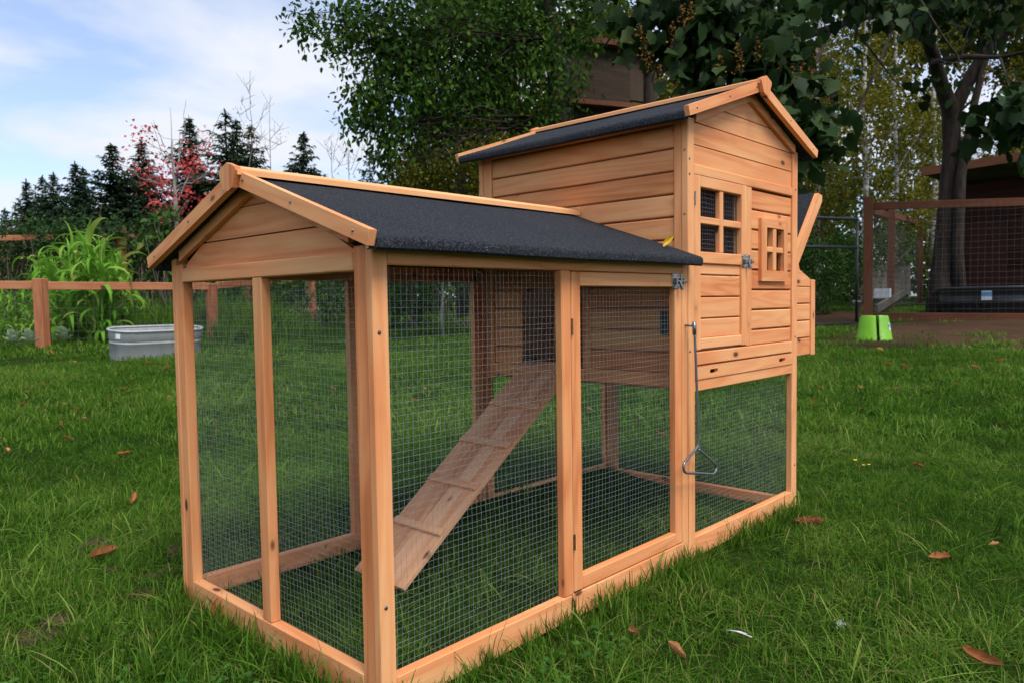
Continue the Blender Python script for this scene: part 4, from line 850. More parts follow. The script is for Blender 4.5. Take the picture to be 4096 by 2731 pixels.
rl('rail', at(-420, 1139, 9.4), at(140, 1142, 9.6)); rl('rail', at(190, 1144, 9.62), at(835, 1146, 11.15)); rl('rail', at(866, 1143, 11.3), at(1250, 1108, 17))
fence_wire('fence_wire', PA, PB, PA[2], PB[2], .86, ff, fo); fence_wire('fence_wire', PO, PA, PA[2], PA[2], .8, ff, fo); fence_wire('fence_wire', PB, PC, PB[2], PC[2], .85, ff, fo)
BA = G(-300, 12.6); BB = G(497, 12.8); BC = G(1000, 14.5); bf = empty('back_fence', tuple(map(float, BB)), 'tall rail fence overgrown by brambles behind the corn', 'fence'); fo = BB.copy()
fpost('post', BB, at(497, 915, 12.8)[2], .115, .4, bf, fo); fpost('post', BA, at(-300, 935, 12.6)[2], .115, .4, bf, fo); fpost('post', BC, at(1000, 930, 14.5)[2], .115, .4, bf, fo)
for v0, v1, v2 in ((957, 948, 930),):
    beam('rail', at(-300, v0, 12.6)-fo, at(484, v1, 12.8)-fo, .045, .09, mat='fence', parent=bf, b=.005); beam('rail', at(512, v1, 12.8)-fo, at(1000, v2, 14.5)-fo, .045, .09, mat='fence', parent=bf, b=.005)

# ------------------------------------------------------------------ corn behind the fence
def strap(l, w, arch, droop, twist, n=9):
    V = []; F = []; p = np.zeros(3); a = arch
    for i in range(n+1):
        t = i/n; ww = w*(min(1, .55+t*3)*(1-t**2.2)+.02); tw = twist*t
        for k in (-1, 0, 1): V.append(p+np.array([-.15*ww*abs(k)*0, ww/2*k*math.cos(tw), ww/2*k*math.sin(tw)+.18*ww*abs(k)]))
        a -= droop/n*(1+t); p = p+np.array([math.cos(a), 0, math.sin(a)])*l/n
        if i:
            for k in range(2): F.append(((i-1)*3+k, (i-1)*3+k+1, i*3+k+1, i*3+k))
    return np.array(V), np.array(F)
STR = []
for k, (l, w, ar, dr, tw) in enumerate([(.66, .075, 1.15, 2.3, .4), (.58, .07, 1.2, 1.4, -.5), (.74, .08, 1.0, 2.7, .6), (.5, .06, 1.35, .8, .2), (.7, .075, .9, 2.9, -.3), (.46, .065, .6, 2.2, .5)]):
    V, F = strap(l, w, ar, dr, tw)
    for j, t0 in enumerate((.15, .45, .75)): STR.append(mesh('corn_leaf', V, F, M['corn'], {'tone': np.clip(t0+RNG.uniform(-.12, .12)+np.repeat(np.linspace(0, .25, 10), 3), 0, 1)}, smooth=True))
STK = mesh('corn_stalk', *tube([(0, 0, -.05), (0, 0, .5), (.01, 0, 1.0), (.02, 0, 1.3)], [.014, .012, .009, .005], 7), M['corn'], {'tone': np.full(28, .6)}, smooth=True)
rr2 = np.random.default_rng(5); spots = []
for i in range(44):
    if i < 34: u = rr2.uniform(110, 525); d = rr2.uniform(10.2, 11.9); sc = np.clip(1.2-abs(u-330)/420, .7, 1.2)*rr2.uniform(.85, 1.1)
    else: u = rr2.uniform(-20, 150); d = rr2.uniform(10.2, 10.9); sc = rr2.uniform(.42, .6)
    spots.append((u, d, sc))
for i, (u, d, sc) in enumerate(spots):
    g0 = G(u, d); e = empty('corn_plant', tuple(map(float, g0)), 'corn plant with bright green strap leaves in the clump behind the fence' if i < 34 else 'short corn plant with drooping leaves left of the fence post', 'corn', 'corn plants in the tall clump' if i < 34 else 'short corn plants at the left')
    e.scale = (sc, sc, sc); e.rotation_euler = (rr2.normal(0, .06), rr2.normal(0, .06), rr2.uniform(0, 6.28)); obj('stalk', STK, e)
    nl = 15
    for k in range(nl):
        z_ = .16+1.08*k/nl; o = obj('leaf', STR[int(rr2.integers(len(STR)))], e, (.006, 0, z_)); up = k/nl
        o.rotation_euler = (rr2.normal(0, .1), rr2.uniform(-.45, .25)-(.25 if up > .75 else 0), k*2.75+rr2.normal(0, .5)); q = rr2.uniform(.75, 1.15); o.scale = (q, q, q)
for i, (u, d, lab) in enumerate(((248, 9.9, 'pale cabbage-like plant under the corn right of the fence post'), (45, 9.3, 'pale leafy plant at the foot of the fence, far left'), (112, 9.3, 'pale leafy plant at the foot of the fence beside the post'))):
    g0 = G(u, d); t_ = empty('cabbage_plant', tuple(map(float, g0)), lab, 'plant'); n = 8
    for k in range(n):
        a = k*2.4; v, f = curled_leaf(.15, .10, 1.0, 6, seed=40+k+i*20, fold=.4); o = obj('leaf', mesh('leaf', v+np.array([.065, 0, 0]), f, M['squash'], {'tone': RNG.random(len(v))*.6+.2}, smooth=True), t_); o.rotation_euler = (0, -.45-.06*k, a); o.location = (0, 0, .08+.012*k)

# ------------------------------------------------------------------ galvanised stock tank
g0 = G(600, 8.7); tk = empty('stock_tank', (float(g0[0]), float(g0[1]), float(g0[2])), 'oval galvanised stock tank on the lawn by the fence', 'tank')
tA = at(432, 1400, 8.3); tB = at(800, 1390, 9.1); tk.rotation_euler = (.11, 0, math.atan2(tB[1]-tA[1], tB[0]-tA[0])); mid = (tA+tB)/2
TL = np.linalg.norm((tB-tA)[:2])/2; tz = gz(mid[0], mid[1]); tk.location = (float(mid[0]), float(mid[1]), tz-.02)
TH = at(432, 1322, 8.3)[2]-tz+.035
def oval(a, b, n=48):
    st = a-b; per = 4*st+2*math.pi*b
    P = []
    for k in range(n):
        q = (per*k/n) % per
        if q < math.pi*b/2: t = q/b; P.append((st+b*math.cos(t), b*math.sin(t)))
        elif q < math.pi*b/2+2*st: P.append((st-(q-math.pi*b/2), b))
        elif q < 1.5*math.pi*b+2*st: t = math.pi/2+(q-math.pi*b/2-2*st)/b; P.append((-st+b*math.cos(t), b*math.sin(t)))
        elif q < 1.5*math.pi*b+4*st: P.append((-st+(q-1.5*math.pi*b-2*st), -b))
        else: t = 1.5*math.pi+(q-1.5*math.pi*b-4*st)/b; P.append((st+b*math.cos(t), b*math.sin(t)))
    return P
def ovalsurf(prof, n=48):
    V = []; F = []
    for i, (k, z) in enumerate(prof):
        P = oval(TL*(1+k), TL*.42*(1+k*2.2), n); V += [(x, y, z) for x, y in P]
        if i: F += [((i-1)*n+j, (i-1)*n+(j+1) % n, i*n+(j+1) % n, i*n+j) for j in range(n)]
    return V, F
obj('shell', mesh('shell', *ovalsurf([(-.06, 0), (-.045, .03), (-.04, TH*.55), (-.028, TH*.57), (-.028, TH*.60), (-.04, TH*.62), (-.035, TH*.66), (-.015, TH*.70), (-.015, TH*.92), (-.012, TH*.96), (-.02, TH*.965), (-.03, TH*.9), (-.05, TH*.68), (-.055, .05)]), M['galv'], smooth=True), tk)
V, F = ovalsurf([(-.08, .02), (-.6, .02)]); obj('tank_floor', mesh('tank_floor', V, F+[tuple(range(48, 96))], M['galv']), tk)
pts = [(x, y, TH*.97) for x, y in oval(TL*.99, TL*.42*.98)]; obj('rolled_rim', mesh('rolled_rim', *tube(pts+[pts[0]], .014, 7, False), M['galv'], smooth=True), tk)
cs = oval(TL*.992, TL*.42*.98, 96); lbp = [cs[i] for i in (52, 53, 54)]
V = [(x, y-.004, z_) for z_ in (TH*.74, TH*.9) for x, y in lbp]; obj('tank_label', mesh('tank_label', V, [(0, 1, 4, 3), (1, 2, 5, 4)], M['white']), tk)

# ------------------------------------------------------------------ right side: gate, pen, shed, tank, green tub
gt = empty('field_gate', tuple(map(float, G(3426, 12.4))), 'black tubular steel gate standing left of the pen', 'gate'); go = np.array(gt.location)
gA = at(3426, 1298, 12.4); gdir = at(2900, 1310, 11.4)-gA; gdir[2] = 0; gdir /= np.linalg.norm(gdir); zT = at(3426, 880, 12.4)[2]; zM = at(3426, 992, 12.4)[2]; zB = gA[2]
gl = 2.9; P_ = lambda s_, z_: np.array([gA[0], gA[1], 0])+gdir*s_+np.array([0, 0, z_])-go
for nm, ps in (('end_tube', [P_(0, zB), P_(0, zT)]), ('end_tube', [P_(gl, zB), P_(gl, zT)]), ('bar', [P_(0, zT), P_(gl, zT)]), ('bar', [P_(0, zM), P_(gl, zM)]), ('bar', [P_(0, zB+.02), P_(gl, zB+.02)]), ('bar', [P_(0, (zM+zB)/2), P_(gl, (zM+zB)/2)]) if False else ('brace', [P_(gl*.5, zB+.02), P_(gl*.5, zT)])):
    obj(nm, mesh(nm, *tube(ps, .024, 10), M['blacktube'], smooth=True), gt)
for z_ in (at(3426, 932, 12.4)[2], at(3426, 1206, 12.4)[2]): obj('hinge_clip', mesh('hinge_clip', *cbox(P_(-.02, z_), I3, (.035, .075, .02), .004)[1:], M['chrome']), gt)

pen = empty('wire_pen', tuple(map(float, G(3470, 13))), 'red-brown timber pen with wire sides under the big tree', 'pen'); po = np.array(pen.location)
Q1 = G(3470, 13); Q2 = G(3562, 16.2); Q3 = G(3678, 21); Q4 = G(4400, 11.6)
z1 = at(3470, 792, 13)[2]; z2 = at(3562, 845, 16.2)[2]; z3 = at(3678, 878, 21)[2]; z4 = at(4400, 785, 11.6)[2]
for Q, zt, w in ((Q1, z1, .15), (Q2, z2, .14), (Q3, z3, .14), (Q4, z4+.05, .15)): fpost('post', Q, zt, w, .3, pen, po, 'pen')
pb = lambda n, a, b, w=.05, h=.13: beam(n, np.asarray(a)-po, np.asarray(b)-po, w, h, mat='pen', parent=pen, b=.006)
pb('top_rail', at(3488, 826, 13), at(4400, 800, 11.6)); pb('bottom_rail', at(3488, 1264, 13)+np.array([0, 0, -.02]), at(4400, 1275, 11.6), .05, .15)
pb('side_rail', at(3490, 845, 13.2), at(3550, 862, 16)); pb('side_rail', at(3574, 862, 16.4), at(3668, 892, 20.8))
beam('side_plank', at(3505, 1238, 13.4)-po, at(3650, 1150, 20.5)-po, .05, .16, mat='greyboard', parent=pen, b=.006)
fence_wire('pen_wire', Q1, Q4, Q1[2]+.05, Q4[2], z1-Q1[2]-.25, pen, po, .10, .10, .0016, 'penwire'); fence_wire('pen_wire', Q1, Q3, Q1[2]+.05, Q3[2], z1-Q1[2]-.2, pen, po, .10, .10, .0016, 'penwire')
gp = empty('board_fence', tuple(map(float, G(3560, 18))), 'weathered grey board fence behind the pen corner', 'fence'); gpo = np.array(gp.location)
for k in range(5):
    z0 = at(3560, 1170-24*k, 18)[2]; A, B = at(3480, 1160, 17.6), at(3640, 1150, 18.4); A[2] = B[2] = z0; beam('board', A-gpo, B-gpo, .03, .135, mat='greyboard', parent=gp, b=.004)
obj('white_board', mesh('white_board', *cbox(at(3530, 1175, 15.5)-gpo, I3, (.03, .16, .10), .004)[1:], M['white']), gp)

sh = empty('shed', tuple(map(float, G(4050, 18))), 'dark red-brown shed with overhanging roof at the right edge', 'shed'); so = np.array(sh.location)
S0, S1 = at(3835, 1150, 18.5), at(4700, 1150, 15); sd = S1-S0; sd[2] = 0; sl_ = np.linalg.norm(sd); sd /= sl_; sn_ = np.cross(sd, (0, 0, 1.)); zb = gz(S0[0], S0[1])-.1; zt = at(3835, 745, 18.5)[2]; n = 13
for k in range(n):
    z0 = zb+(zt-zb)*k/n; z1_ = zb+(zt-zb)*(k+1)/n-.006; c = S0+sd*sl_/2; c[2] = (z0+z1_)/2; timber('siding_board', c-so, (sd, sn_, (0, 0, 1.)), (sl_/2, .015, (z1_-z0)/2), 'shedwall', sh, b=.005)
for side in (0, sl_):
    c = S0+sd*side-sn_*(-1.4 if False else 1.4); c[2] = (zb+zt)/2; timber('side_wall', c-so, (sn_, sd, (0, 0, 1.)), (1.4, .03, (zt-zb)/2), 'shedwall', sh)
c = S0+sd*sl_/2; c[2] = zt+.12; ra2 = np.array([*(sn_*.985)[:2], .12]); ra2 /= np.linalg.norm(ra2)
timber('roof', c-so-ra2*.7, (sd, ra2, np.cross(sd, ra2)), (sl_/2+.3, 1.9, .05), 'shedroof', sh, b=.01)
timber('fascia', c-so+ra2*1.21, (sd, ra2, np.cross(sd, ra2)), (sl_/2+.3, .015, .10), 'pen', sh, b=.004)
dA = at(3905, 1140, 18.0); timber('door', dA*0+np.array([*(S0+sd*sl_*.16+sn_*.03)[:2], zb+1.05])-so, (sd, sn_, (0, 0, 1.)), (.42, .02, 1.0), 'shedwall', sh, tone=.95)

bt_ = empty('black_tank', tuple(map(float, G(4030, 13.7))), 'round black plastic stock tank inside the pen', 'tank'); r_ = 1.15; h_ = .50
prof = [(.86*r_, 0), (.90*r_, .04), (.93*r_, h_*.42), (.955*r_, h_*.45), (.955*r_, h_*.5), (.94*r_, h_*.53), (.97*r_, h_*.88), (1.0*r_, h_*.90), (1.01*r_, h_*.96), (.99*r_, h_), (.95*r_, h_*.97), (.93*r_, h_*.6), (.86*r_, .06), (.01, .05)]
obj('tub', mesh('tub', *lathe(prof, 56), M['blackplastic'], smooth=True), bt_)
vd = np.array(bt_.location)-CAM; ang = math.atan2(-vd[1], -vd[0])-.27
V = []; F = []
for i in range(5):
    a = ang+(i-2)*.036
    for z_ in (h_*.52, h_*.84): V.append((.985*r_*math.cos(a), .985*r_*math.sin(a), z_))
    if i: F.append((i*2-2, i*2, i*2+1, i*2-1))
lbl = obj('tank_label', mesh('tank_label', V, F, M['white']), bt_)
V = [(x*1.003, y*1.003, h_*.66+(z_-h_*.52)*.42) for x, y, z_ in V]; obj('label_print', mesh('label_print', V, F, M['blueprint']), lbl)

gt2 = empty('green_tub', tuple(map(float, G(3495, 9.4))), 'lime green plastic tub in two half pieces, upside down on the grass by the pen', 'tub'); gto = np.array(gt2.location)
vd = gto-CAM; ga = math.atan2(vd[1], vd[0]); gt2.rotation_euler = (0, 0, ga)
def half(a0, a1, sh_, top=.125, bot=.168, h=.30):
    V = []; F = []; n = 18; prof = [(bot*1.04, -.03), (bot*1.04, .012), (bot, .02), (top*1.02, h*.94), (top*.93, h), (.0, h+.004)]
    for i, (r, z_) in enumerate(prof):
        for k in range(n+1): a = a0+(a1-a0)*k/n; V.append((r*math.cos(a)+sh_[0], r*math.sin(a)*1.05+sh_[1], z_))
        if i: F += [((i-1)*(n+1)+k, (i-1)*(n+1)+k+1, i*(n+1)+k+1, i*(n+1)+k) for k in range(n)]
    m = len(prof); F.append(tuple(i*(n+1) for i in range(m))[::-1]); F.append(tuple(i*(n+1)+n for i in range(m))); return V, F
lf = obj('half_shell', mesh('half_shell', *half(.35, .35+math.pi, (0, .022)), M['limeplastic']), gt2); rg = obj('half_shell', mesh('half_shell', *half(.2-math.pi, .2, (.02, -.035)), M['limeplastic']), gt2)
for o in (lf, rg):
    o.data.polygons.foreach_set('use_smooth', np.ones(len(o.data.polygons), bool)); o.data.set_sharp_from_angle(angle=math.radians(35))
a0 = math.pi+1.05; V = []
for i in range(4):
    a = a0+i*.11
    for z_ in (.12, .21): rr_ = .1695-.043*z_/.30+.002; V.append((.02+rr_*math.cos(a), -.035+rr_*1.05*math.sin(a), z_))
F = [(i*2-2, i*2, i*2+1, i*2-1) for i in range(1, 4)]; l2 = obj('sticker', mesh('sticker', V, F, M['white']), gt2)
V2 = [(x*1.004, y*1.004-.0005, .165+(z_-.12)*.36) for x, y, z_ in V]; obj('sticker_print', mesh('sticker_print', V2, F, M['blueprint']), gt2)

# ------------------------------------------------------------------ grass (uncountable: instanced tufts)
def tuft(name, n, size, lmin, lmax, w, seed, lean=.55, seg=3):
    q = np.random.default_rng(seed); V = []; F = []; T = []
    for i in range(n):
        p = q.uniform(-size/2, size/2, 2); l = q.uniform(lmin, lmax)*q.uniform(.6, 1.1); a = q.uniform(0, 6.28); d = np.array([math.cos(a), math.sin(a)]); s_ = np.array([-d[1], d[0]]); le = abs(q.normal(0, lean)); ww = w*q.uniform(.6, 1.4); t0 = q.random(); b0 = len(V)
        tw = q.normal(0, .5); s_ = s_*math.cos(tw)+d*math.sin(tw)
        for k in range(seg+1):
            f = k/seg; out_ = l*(le*.35*f+le*.75*f*f); z_ = l*f*(1-.35*min(le, 1.4)*f); c = p+d*out_
            if k < seg:
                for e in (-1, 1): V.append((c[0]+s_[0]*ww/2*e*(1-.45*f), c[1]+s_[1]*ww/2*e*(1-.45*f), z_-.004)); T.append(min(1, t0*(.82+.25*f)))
            else: V.append((c[0], c[1], z_-.004)); T.append(min(1, t0))
        for k in range(seg-1): F += [(b0+2*k, b0+2*k+1, b0+2*k+3), (b0+2*k, b0+2*k+3, b0+2*k+2)]
        F.append((b0+2*seg-2, b0+2*seg-1, b0+2*seg))
    return bpy.data.objects.new(name, mesh(name, np.array(V), np.array(F), M['grass'], {'tone': np.array(T)}))
def grass(name, label, tufts, P, scale, tilt, itone, dry):
    c = bpy.data.collections.new(name+'_tufts')
    for t in tufts: c.objects.link(t)
    n = len(P); me = bpy.data.meshes.new(name); me.vertices.add(n); me.vertices.foreach_set('co', np.asarray(P, np.float32).ravel())
    def A(nm, ty, val, key): me.attributes.new(nm, ty, 'POINT').data.foreach_set(key, np.asarray(val).ravel())
    A('idx', 'INT', RNG.integers(0, len(tufts), n).astype(np.int32), 'value'); A('rot', 'FLOAT_VECTOR', np.stack([tilt[:, 0], tilt[:, 1], RNG.uniform(0, 6.28, n)], -1).astype(np.float32), 'vector')
    A('scl', 'FLOAT_VECTOR', scale.astype(np.float32), 'vector'); A('itone', 'FLOAT', itone.astype(np.float32), 'value'); A('dry', 'FLOAT', dry.astype(np.float32), 'value')
    o = obj(name, me); tag(o, label, 'grass', kind='stuff')
    ng = bpy.data.node_groups.new(name, 'GeometryNodeTree'); ng.interface.new_socket('Geometry', in_out='INPUT', socket_type='NodeSocketGeometry'); ng.interface.new_socket('Geometry', in_out='OUTPUT', socket_type='NodeSocketGeometry')
    N = ng.nodes; gi = N.new('NodeGroupInput'); go_ = N.new('NodeGroupOutput'); ip = N.new('GeometryNodeInstanceOnPoints'); ci = N.new('GeometryNodeCollectionInfo'); ci.inputs[0].default_value = c; ci.inputs[1].default_value = True; ci.inputs[2].default_value = True
    def na(nm, ty):
        q = N.new('GeometryNodeInputNamedAttribute'); q.data_type = ty; q.inputs[0].default_value = nm; return next(s_ for s_ in q.outputs if s_.enabled and s_.name == 'Attribute')
    k = ng.links.new; k(gi.outputs[0], ip.inputs['Points']); k(ci.outputs[0], ip.inputs['Instance']); ip.inputs['Pick Instance'].default_value = True
    k(na('idx', 'INT'), ip.inputs['Instance Index']); k(na('rot', 'FLOAT_VECTOR'), ip.inputs['Rotation']); k(na('scl', 'FLOAT_VECTOR'), ip.inputs['Scale']); k(ip.outputs[0], go_.inputs[0])
    md = o.modifiers.new('tufts', 'NODES'); md.node_group = ng; return o
def wedge(r0, r1, dens, half=41.):
    a = math.radians(half); n = int(dens*a*(r1*r1-r0*r0)); r = np.sqrt(RNG.uniform(r0*r0, r1*r1, n)); t = YAW+RNG.uniform(-a, a, n)
    x = CAM[0]+r*np.cos(t); y = CAM[1]+r*np.sin(t); dm = dirtmask(x, y); keep = RNG.random(n) > np.clip((dm-.42)*5, 0, .93); x, y = x[keep], y[keep]
    hit = lambda a0, a1, b0, b1: (x > a0) & (x < a1) & (y > b0) & (y < b1)
    rail = hit(-.004, HE+.004, -.004, T) | hit(-.004, HE+.004, W-T, W+.004) | hit(-.004, .028, 0, W) | hit(HE-T, HE+.004, 0, W)
    x, y = x[~rail], y[~rail]; return np.stack([x, y, ground(x, y)], -1)
def patch(P): return np.clip(.5+.55*sn(P[:, 0]*1.3+4, P[:, 1]*1.3)+.4*sn(P[:, 0]*5.1, P[:, 1]*5.1+2)+.25*sn(P[:, 1]*11+1, P[:, 0]*11)+RNG.normal(0, .12, len(P)), 0, 1)
def dryness(P): return np.clip(.45+.6*sn(P[:, 0]*1.9+1, P[:, 1]*1.9+5)+RNG.normal(0, .12, len(P)), 0, 1)
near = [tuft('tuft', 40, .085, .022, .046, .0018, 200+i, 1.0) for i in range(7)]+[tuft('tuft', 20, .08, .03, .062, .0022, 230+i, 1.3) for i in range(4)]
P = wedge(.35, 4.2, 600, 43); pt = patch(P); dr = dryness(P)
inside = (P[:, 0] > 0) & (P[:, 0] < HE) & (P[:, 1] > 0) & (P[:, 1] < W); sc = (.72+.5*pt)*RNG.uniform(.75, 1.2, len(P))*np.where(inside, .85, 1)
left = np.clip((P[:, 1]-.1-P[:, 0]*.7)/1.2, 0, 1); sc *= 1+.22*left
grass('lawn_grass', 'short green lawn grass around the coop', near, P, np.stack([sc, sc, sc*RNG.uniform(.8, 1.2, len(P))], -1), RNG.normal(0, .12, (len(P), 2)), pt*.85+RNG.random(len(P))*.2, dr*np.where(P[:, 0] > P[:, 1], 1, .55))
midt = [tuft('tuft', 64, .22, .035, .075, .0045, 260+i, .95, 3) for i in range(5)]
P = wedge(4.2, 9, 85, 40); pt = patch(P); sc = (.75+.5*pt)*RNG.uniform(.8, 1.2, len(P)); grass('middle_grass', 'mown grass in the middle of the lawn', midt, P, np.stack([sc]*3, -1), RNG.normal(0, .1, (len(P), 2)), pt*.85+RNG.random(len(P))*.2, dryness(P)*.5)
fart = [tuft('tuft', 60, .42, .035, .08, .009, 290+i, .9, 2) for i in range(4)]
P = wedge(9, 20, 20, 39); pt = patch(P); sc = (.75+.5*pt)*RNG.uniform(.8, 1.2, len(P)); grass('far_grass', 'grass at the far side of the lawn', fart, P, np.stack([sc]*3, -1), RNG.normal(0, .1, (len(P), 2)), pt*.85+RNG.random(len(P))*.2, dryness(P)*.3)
# taller, coarser grass: along the frames, in the near corner, under the fence
lng = [tuft('tuft', 16, .05, .06, .125, .0034, 320+i, .5, 4) for i in range(5)]
e = []
for (x0, y0, x1, y1, n, j) in ((0, -.03, HE, -.03, 170, .02), (-.03, 0, -.03, W, 90, .02), (0, W+.03, HE, W+.03, 120, .03), (-.42, .25, -.05, .75, 120, .10), (-.5, -.2, -.35, .5, 110, .1), (.0, -.16, .5, -.14, 26, .05), (-.7, .5, -.3, 1.5, 60, .2), (.9, -.55, 2.2, -.4, 60, .25), (.1, .12, .9, .7, 60, .2)):
    t = RNG.random(n); e.append(np.stack([x0+(x1-x0)*t+RNG.normal(0, j, n), y0+(y1-y0)*t+RNG.normal(0, j, n)], -1))
e = np.concatenate(e); ok = ~(((e[:, 0] > -.006) & (e[:, 0] < HE+.006)) & (((e[:, 1] > -.006) & (e[:, 1] < T+.004)) | ((e[:, 1] > W-T) & (e[:, 1] < W+.006)))) & ~((e[:, 0] > -.006) & (e[:, 0] < .03) & (e[:, 1] > 0) & (e[:, 1] < W)); e = e[ok]
P = np.concatenate([e, ground(e[:, 0], e[:, 1])[:, None]], 1); sc = RNG.uniform(.45, .95, len(P)); grass('coarse_grass', 'longer coarse grass along the coop frames and near corner', lng, P, np.stack([sc]*3, -1), RNG.normal(0, .15, (len(P), 2)), RNG.random(len(P)), np.full(len(P), .25))
tl = [tuft('tuft', 24, .16, .25, .5, .009, 350+i, .35, 4) for i in range(4)]
n = 520; u = RNG.uniform(-150, 1250, n); d = RNG.uniform(10.6, 13.5, n); P = np.array([G(a, b) for a, b in zip(u, d)]); n2_ = 130; u2 = RNG.uniform(-100, 900, n2_); P2 = np.array([G(a, 9.75+max(0, a-165)/684*1.6+RNG.normal(0, .1)) for a in u2])
P3 = np.array([G(a, b) for a, b in zip(RNG.uniform(500, 1100, 380), RNG.uniform(11.3, 12.6, 380))]); P = np.concatenate([P, P2, P3]); sc = np.concatenate([RNG.uniform(.7, 1.25, n), RNG.uniform(.25, .6, n2_), RNG.uniform(1.1, 1.7, 380)]); grass('tall_grass', 'tall uncut grass behind and under the garden fence', tl, P, np.stack([sc]*3, -1), RNG.normal(0, .1, (len(P), 2)), RNG.uniform(.3, 1, len(P)), np.full(len(P), .1))

# clover in the near corner
Vs = []; n = 420; cx = RNG.normal(-.30, .10, n); cy_ = RNG.normal(.20, .17, n); P = []; D = []; Nn = []; S = []
for x, y in zip(np.concatenate([cx, RNG.uniform(-.1, .5, 90)]), np.concatenate([cy_, RNG.uniform(-.2, -.08, 90)])):
    z_ = gz(x, y)+RNG.uniform(.018, .042); a = RNG.uniform(0, 6.28); tl_ = RNG.normal(0, .25, 2); s_ = RNG.uniform(.008, .014)
    for k in range(3): b_ = a+k*2.094; P.append((x, y, z_)); D.append((math.cos(b_), math.sin(b_), .1+tl_[0]*math.cos(b_))); Nn.append((tl_[0], tl_[1], 1)); S.append(s_)
V, F, tn = leaf_arrays(np.array(P), np.array(D, float), np.array(Nn, float), np.array(S), 'maple', np.repeat(RNG.random(len(P)//3), 3), .95)
tag(obj('clover', mesh('clover', V, F, M['clover'], {'tone': tn})), 'patch of clover in the grass before the run gable', 'clover', kind='stuff')

# ------------------------------------------------------------------ things lying on the lawn
DL = []
for k in range(6):
    v, f = curled_leaf((.055, .07, .05, .06, .045, .065)[k], (.03, .03, .034, .025, .03, .036)[k], (1.0, 1.6, .6, 1.9, 1.2, .8)[k], 7, 60+k, (.6, .9, .4, .8, 1., .5)[k]); DL.append(mesh('dead_leaf', v, f, M['dead'], {'tone': np.clip((.25, .45, .6, .3, .75, .5)[k]+np.random.default_rng(k).normal(0, .12, len(v)), 0, 1)}, smooth=True))
def dead(x, y, k, s_, label=None, group=None, up=.03, rot=None, name='fallen_leaf'):
    o = obj(name, DL[k]); o.location = (float(x), float(y), gz(x, y)+up); o.scale = (s_,)*3; o.rotation_euler = rot or (RNG.normal(0, .35), RNG.normal(0, .35), RNG.uniform(0, 6.28))
    return tag(o, label or 'small dry brown leaf lying scattered on the lawn', 'leaf', group or ('small dry leaves scattered on the lawn' if not label else None))
def bpz(u, v):
    d_ = ray(u, v); t = (0-CAM[2])/d_[2]; 
    for _ in range(8): p = CAM+t*d_; t = (gz(p[0], p[1])+.02-CAM[2])/d_[2]; 
    return CAM+t*d_
for u, v, k, s_, lab in ((411, 2226, 0, 1.55, 'long orange leaf on the lawn left of the run'), (3929, 2655, 3, 1.35, 'large curled brown leaf in the near right corner of the lawn'), (539, 2007, 1, 1.1, 'upright tan leaf on the lawn beside the left run post'), (878, 2470, 5, 1.25, 'brown leaf tucked under grass at the foot of the run gable'), (2540, 2545, 4, .9, 'pale crumpled leaf in the grass before the run side'), (2700, 2620, 4, 1.0, 'broken pale leaf near the bottom edge before the run side'), (500, 1822, 1, 1.0, 'two-pointed brown leaf far left of the run'), (1480, 2690, 4, .7, 'pale leaf fragment at the foot of the near corner post')):
    p = bpz(u, v); dead(p[0], p[1], k, s_, lab, up=.026)
lv = [(120, 1560), (180, 1545), (250, 1620), (310, 1640), (60, 1470), (35, 1500), (155, 1452), (205, 1415), (300, 1450), (245, 1440), (480, 1460), (520, 1520), (485, 1480), (590, 1455), (590, 1555), (440, 1600), (340, 1680), (250, 1695), (430, 1520), (495, 1560), (28, 1800), (90, 1620), (180, 1648), (270, 1757), (300, 1912), (670, 1480), (680, 1590), (370, 1660), (110, 1570),
      (3330, 1350), (3345, 1395), (3400, 1410), (3520, 1400), (3560, 1345), (3300, 1380), (3620, 1470), (3690, 1345), (3720, 1380), (3880, 1390), (3830, 1540), (3590, 1560), (3280, 1555), (3250, 1610), (3290, 1640), (3440, 1550), (3670, 1865), (3980, 2185), (3760, 2235), (3450, 1640), (3550, 1460), (3390, 1455), (3240, 1420), (3660, 1860), (3900, 1470), (4050, 1600), (4000, 1450),
      (1590, 1690), (1620, 1445), (1700, 1560), (1750, 1500), (1660, 1600), (2050, 1650), (2360, 1640), (2550, 1690), (1120, 1620), (1090, 1840), (860, 1700), (1330, 1560), (2480, 1610), (2640, 1740)]
for i, (u, v) in enumerate(lv): p = bpz(u, v); dead(p[0], p[1], i % 6, RNG.uniform(.7, 1.25)*(1.25 if v < 1500 else (.72 if v > 1780 else .95)), up=.024)
# fir cone, feather, down, soil clods, buttercups
p = bpz(3235, 2090); c_ = empty('fir_cone', (float(p[0]), float(p[1]), gz(p[0], p[1])+.026), 'slim brown fir cone lying on the grass right of the coop', 'cone'); c_.rotation_euler = (0, .05, -.75)
V, F = tube([(x, 0, 0) for x in np.linspace(-.045, .045, 9)], [.004, .008, .0105, .011, .011, .0105, .009, .006, .002], 8); obj('core', mesh('core', V, F, M['dead'], {'tone': np.full(len(V), .1)}), c_)
P = []; D = []; Nn = []
for i in range(64): t = i/63; a = i*2.4; r = .0105*math.sin(math.pi*(.1+.85*t))**.6; P.append((-.042+.084*t, r*math.cos(a), r*math.sin(a))); D.append((1.0, .75*math.cos(a), .75*math.sin(a))); Nn.append((-.4, math.cos(a), math.sin(a)))
V, F, tn = leaf_arrays(np.array(P), np.array(D), np.array(Nn, float), np.full(64, .015), 'maple', RNG.random(64)*.35); obj('scales', mesh('scales', V, F, M['dead'], {'tone': tn}), c_)
p = bpz(3005, 2590); fe = empty('feather', (float(p[0]), float(p[1]), gz(p[0], p[1])+.03), 'small curved white feather on the grass in front of the house', 'feather'); fe.rotation_euler = (.2, .1, 1.0)
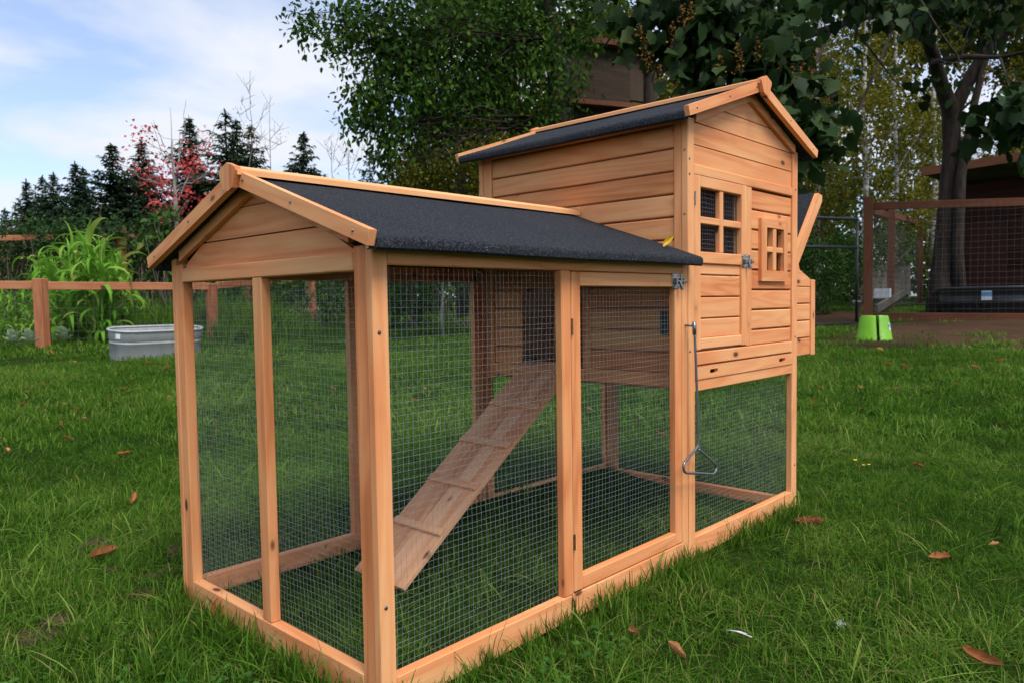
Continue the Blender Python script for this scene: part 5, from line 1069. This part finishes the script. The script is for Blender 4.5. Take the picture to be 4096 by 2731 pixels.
sp = smooth([(0, 0, .012), (.012, .010, .013), (.026, .014, .012), (.042, .012, .008), (.055, .004, .004)], 6); obj('quill', mesh('quill', *tube(sp, list(np.linspace(.0012, .0004, len(sp))), 5), M['feather']), fe)
P = []; D = []
for i in range(6, len(sp)):
    for s_ in (-1, 1): P.append(sp[i]); D.append((.6, s_*.8 if s_ < 0 else .35, -.05))
V, F, tn = leaf_arrays(np.array(P), np.array(D, float), np.tile((0, 0, 1.), (len(P), 1)), np.full(len(P), .022), 'diamond', np.zeros(len(P)), .4); obj('vane', mesh('vane', V, F, M['feather']), fe)
p = bpz(3363, 2509); q = np.random.default_rng(3); V, F, tn = leaf_arrays(q.normal(0, .004, (40, 3)), q.normal(size=(40, 3)), q.normal(size=(40, 3)), np.full(40, .008), 'diamond', q.random(40), .2)
o = tag(obj('down_feather', mesh('down_feather', V, F, M['feather'])), 'white tuft of down on the grass at the right', 'feather'); o.location = (float(p[0]), float(p[1]), gz(p[0], p[1])+.03)
SOIL = plain('clod_soil', (.055, .036, .023), .95, 0, .1, .45, 60)
for i, (u, v, s_, lab) in enumerate(((393, 2160, .055, 'large grey-brown soil clod left of the run'), (320, 2185, .035, 'small soil clod left of the large one'), (448, 2262, .03, 'soil clod just below the orange leaf'), (700, 2175, .03, 'soil clod beside the left run post'), (690, 2200, .022, 'little clod against the left run post'), (230, 2455, .04, 'soil clod in the scratched patch at the left'), (180, 2530, .045, 'flat soil clod at the front of the scratched patch'))):
    p = bpz(u, v); V, F = lathe([(.02, -.5), (.7, -.4), (1, -.05), (.85, .35), (.45, .6), (.01, .65)], 12); V = np.array(V); V = V*(1+np.array([.35*noise.noise(Vector(x)*1.7+Vector((i*3, 0, 0))) for x in V])[:, None])+np.random.default_rng(i).normal(0, .04, V.shape)
    o = tag(obj('soil_clod', mesh('soil_clod', V*np.array([s_, s_*.8, s_*.5]), F, SOIL)), lab, 'clod', 'clods of soil scratched up beside the run'); o.location = (float(p[0]), float(p[1]), gz(p[0], p[1])+.006); o.rotation_euler = (0, 0, i)
for i, (u, v, lab) in enumerate(((3420, 1870, 'yellow buttercup, highest of three on the lawn at the right'), (3453, 1890, 'yellow buttercup, middle one of three on the lawn'), (3475, 1888, 'yellow buttercup, rightmost of three on the lawn'))):
    p = bpz(u, v); e = empty('buttercup', (float(p[0]), float(p[1]), gz(p[0], p[1])), lab, 'flower', 'buttercups on the lawn'); z_ = .05; obj('stem', mesh('stem', *tube([(0, 0, 0), (.004, 0, z_)], .0008, 5), M['clover'], {'tone': np.full(10, .5)}), e)
    a = np.arange(5)*1.2566; V, F, tn = leaf_arrays(np.tile((.004, 0, z_), (5, 1)), np.stack([np.cos(a), np.sin(a), np.full(5, .5)], -1), np.tile((0, 0, 1.), (5, 1)), np.full(5, .011 if i == 0 else .008), 'diamond', np.zeros(5), 1.4); obj('petals', mesh('petals', V, F, M['flower']), e)
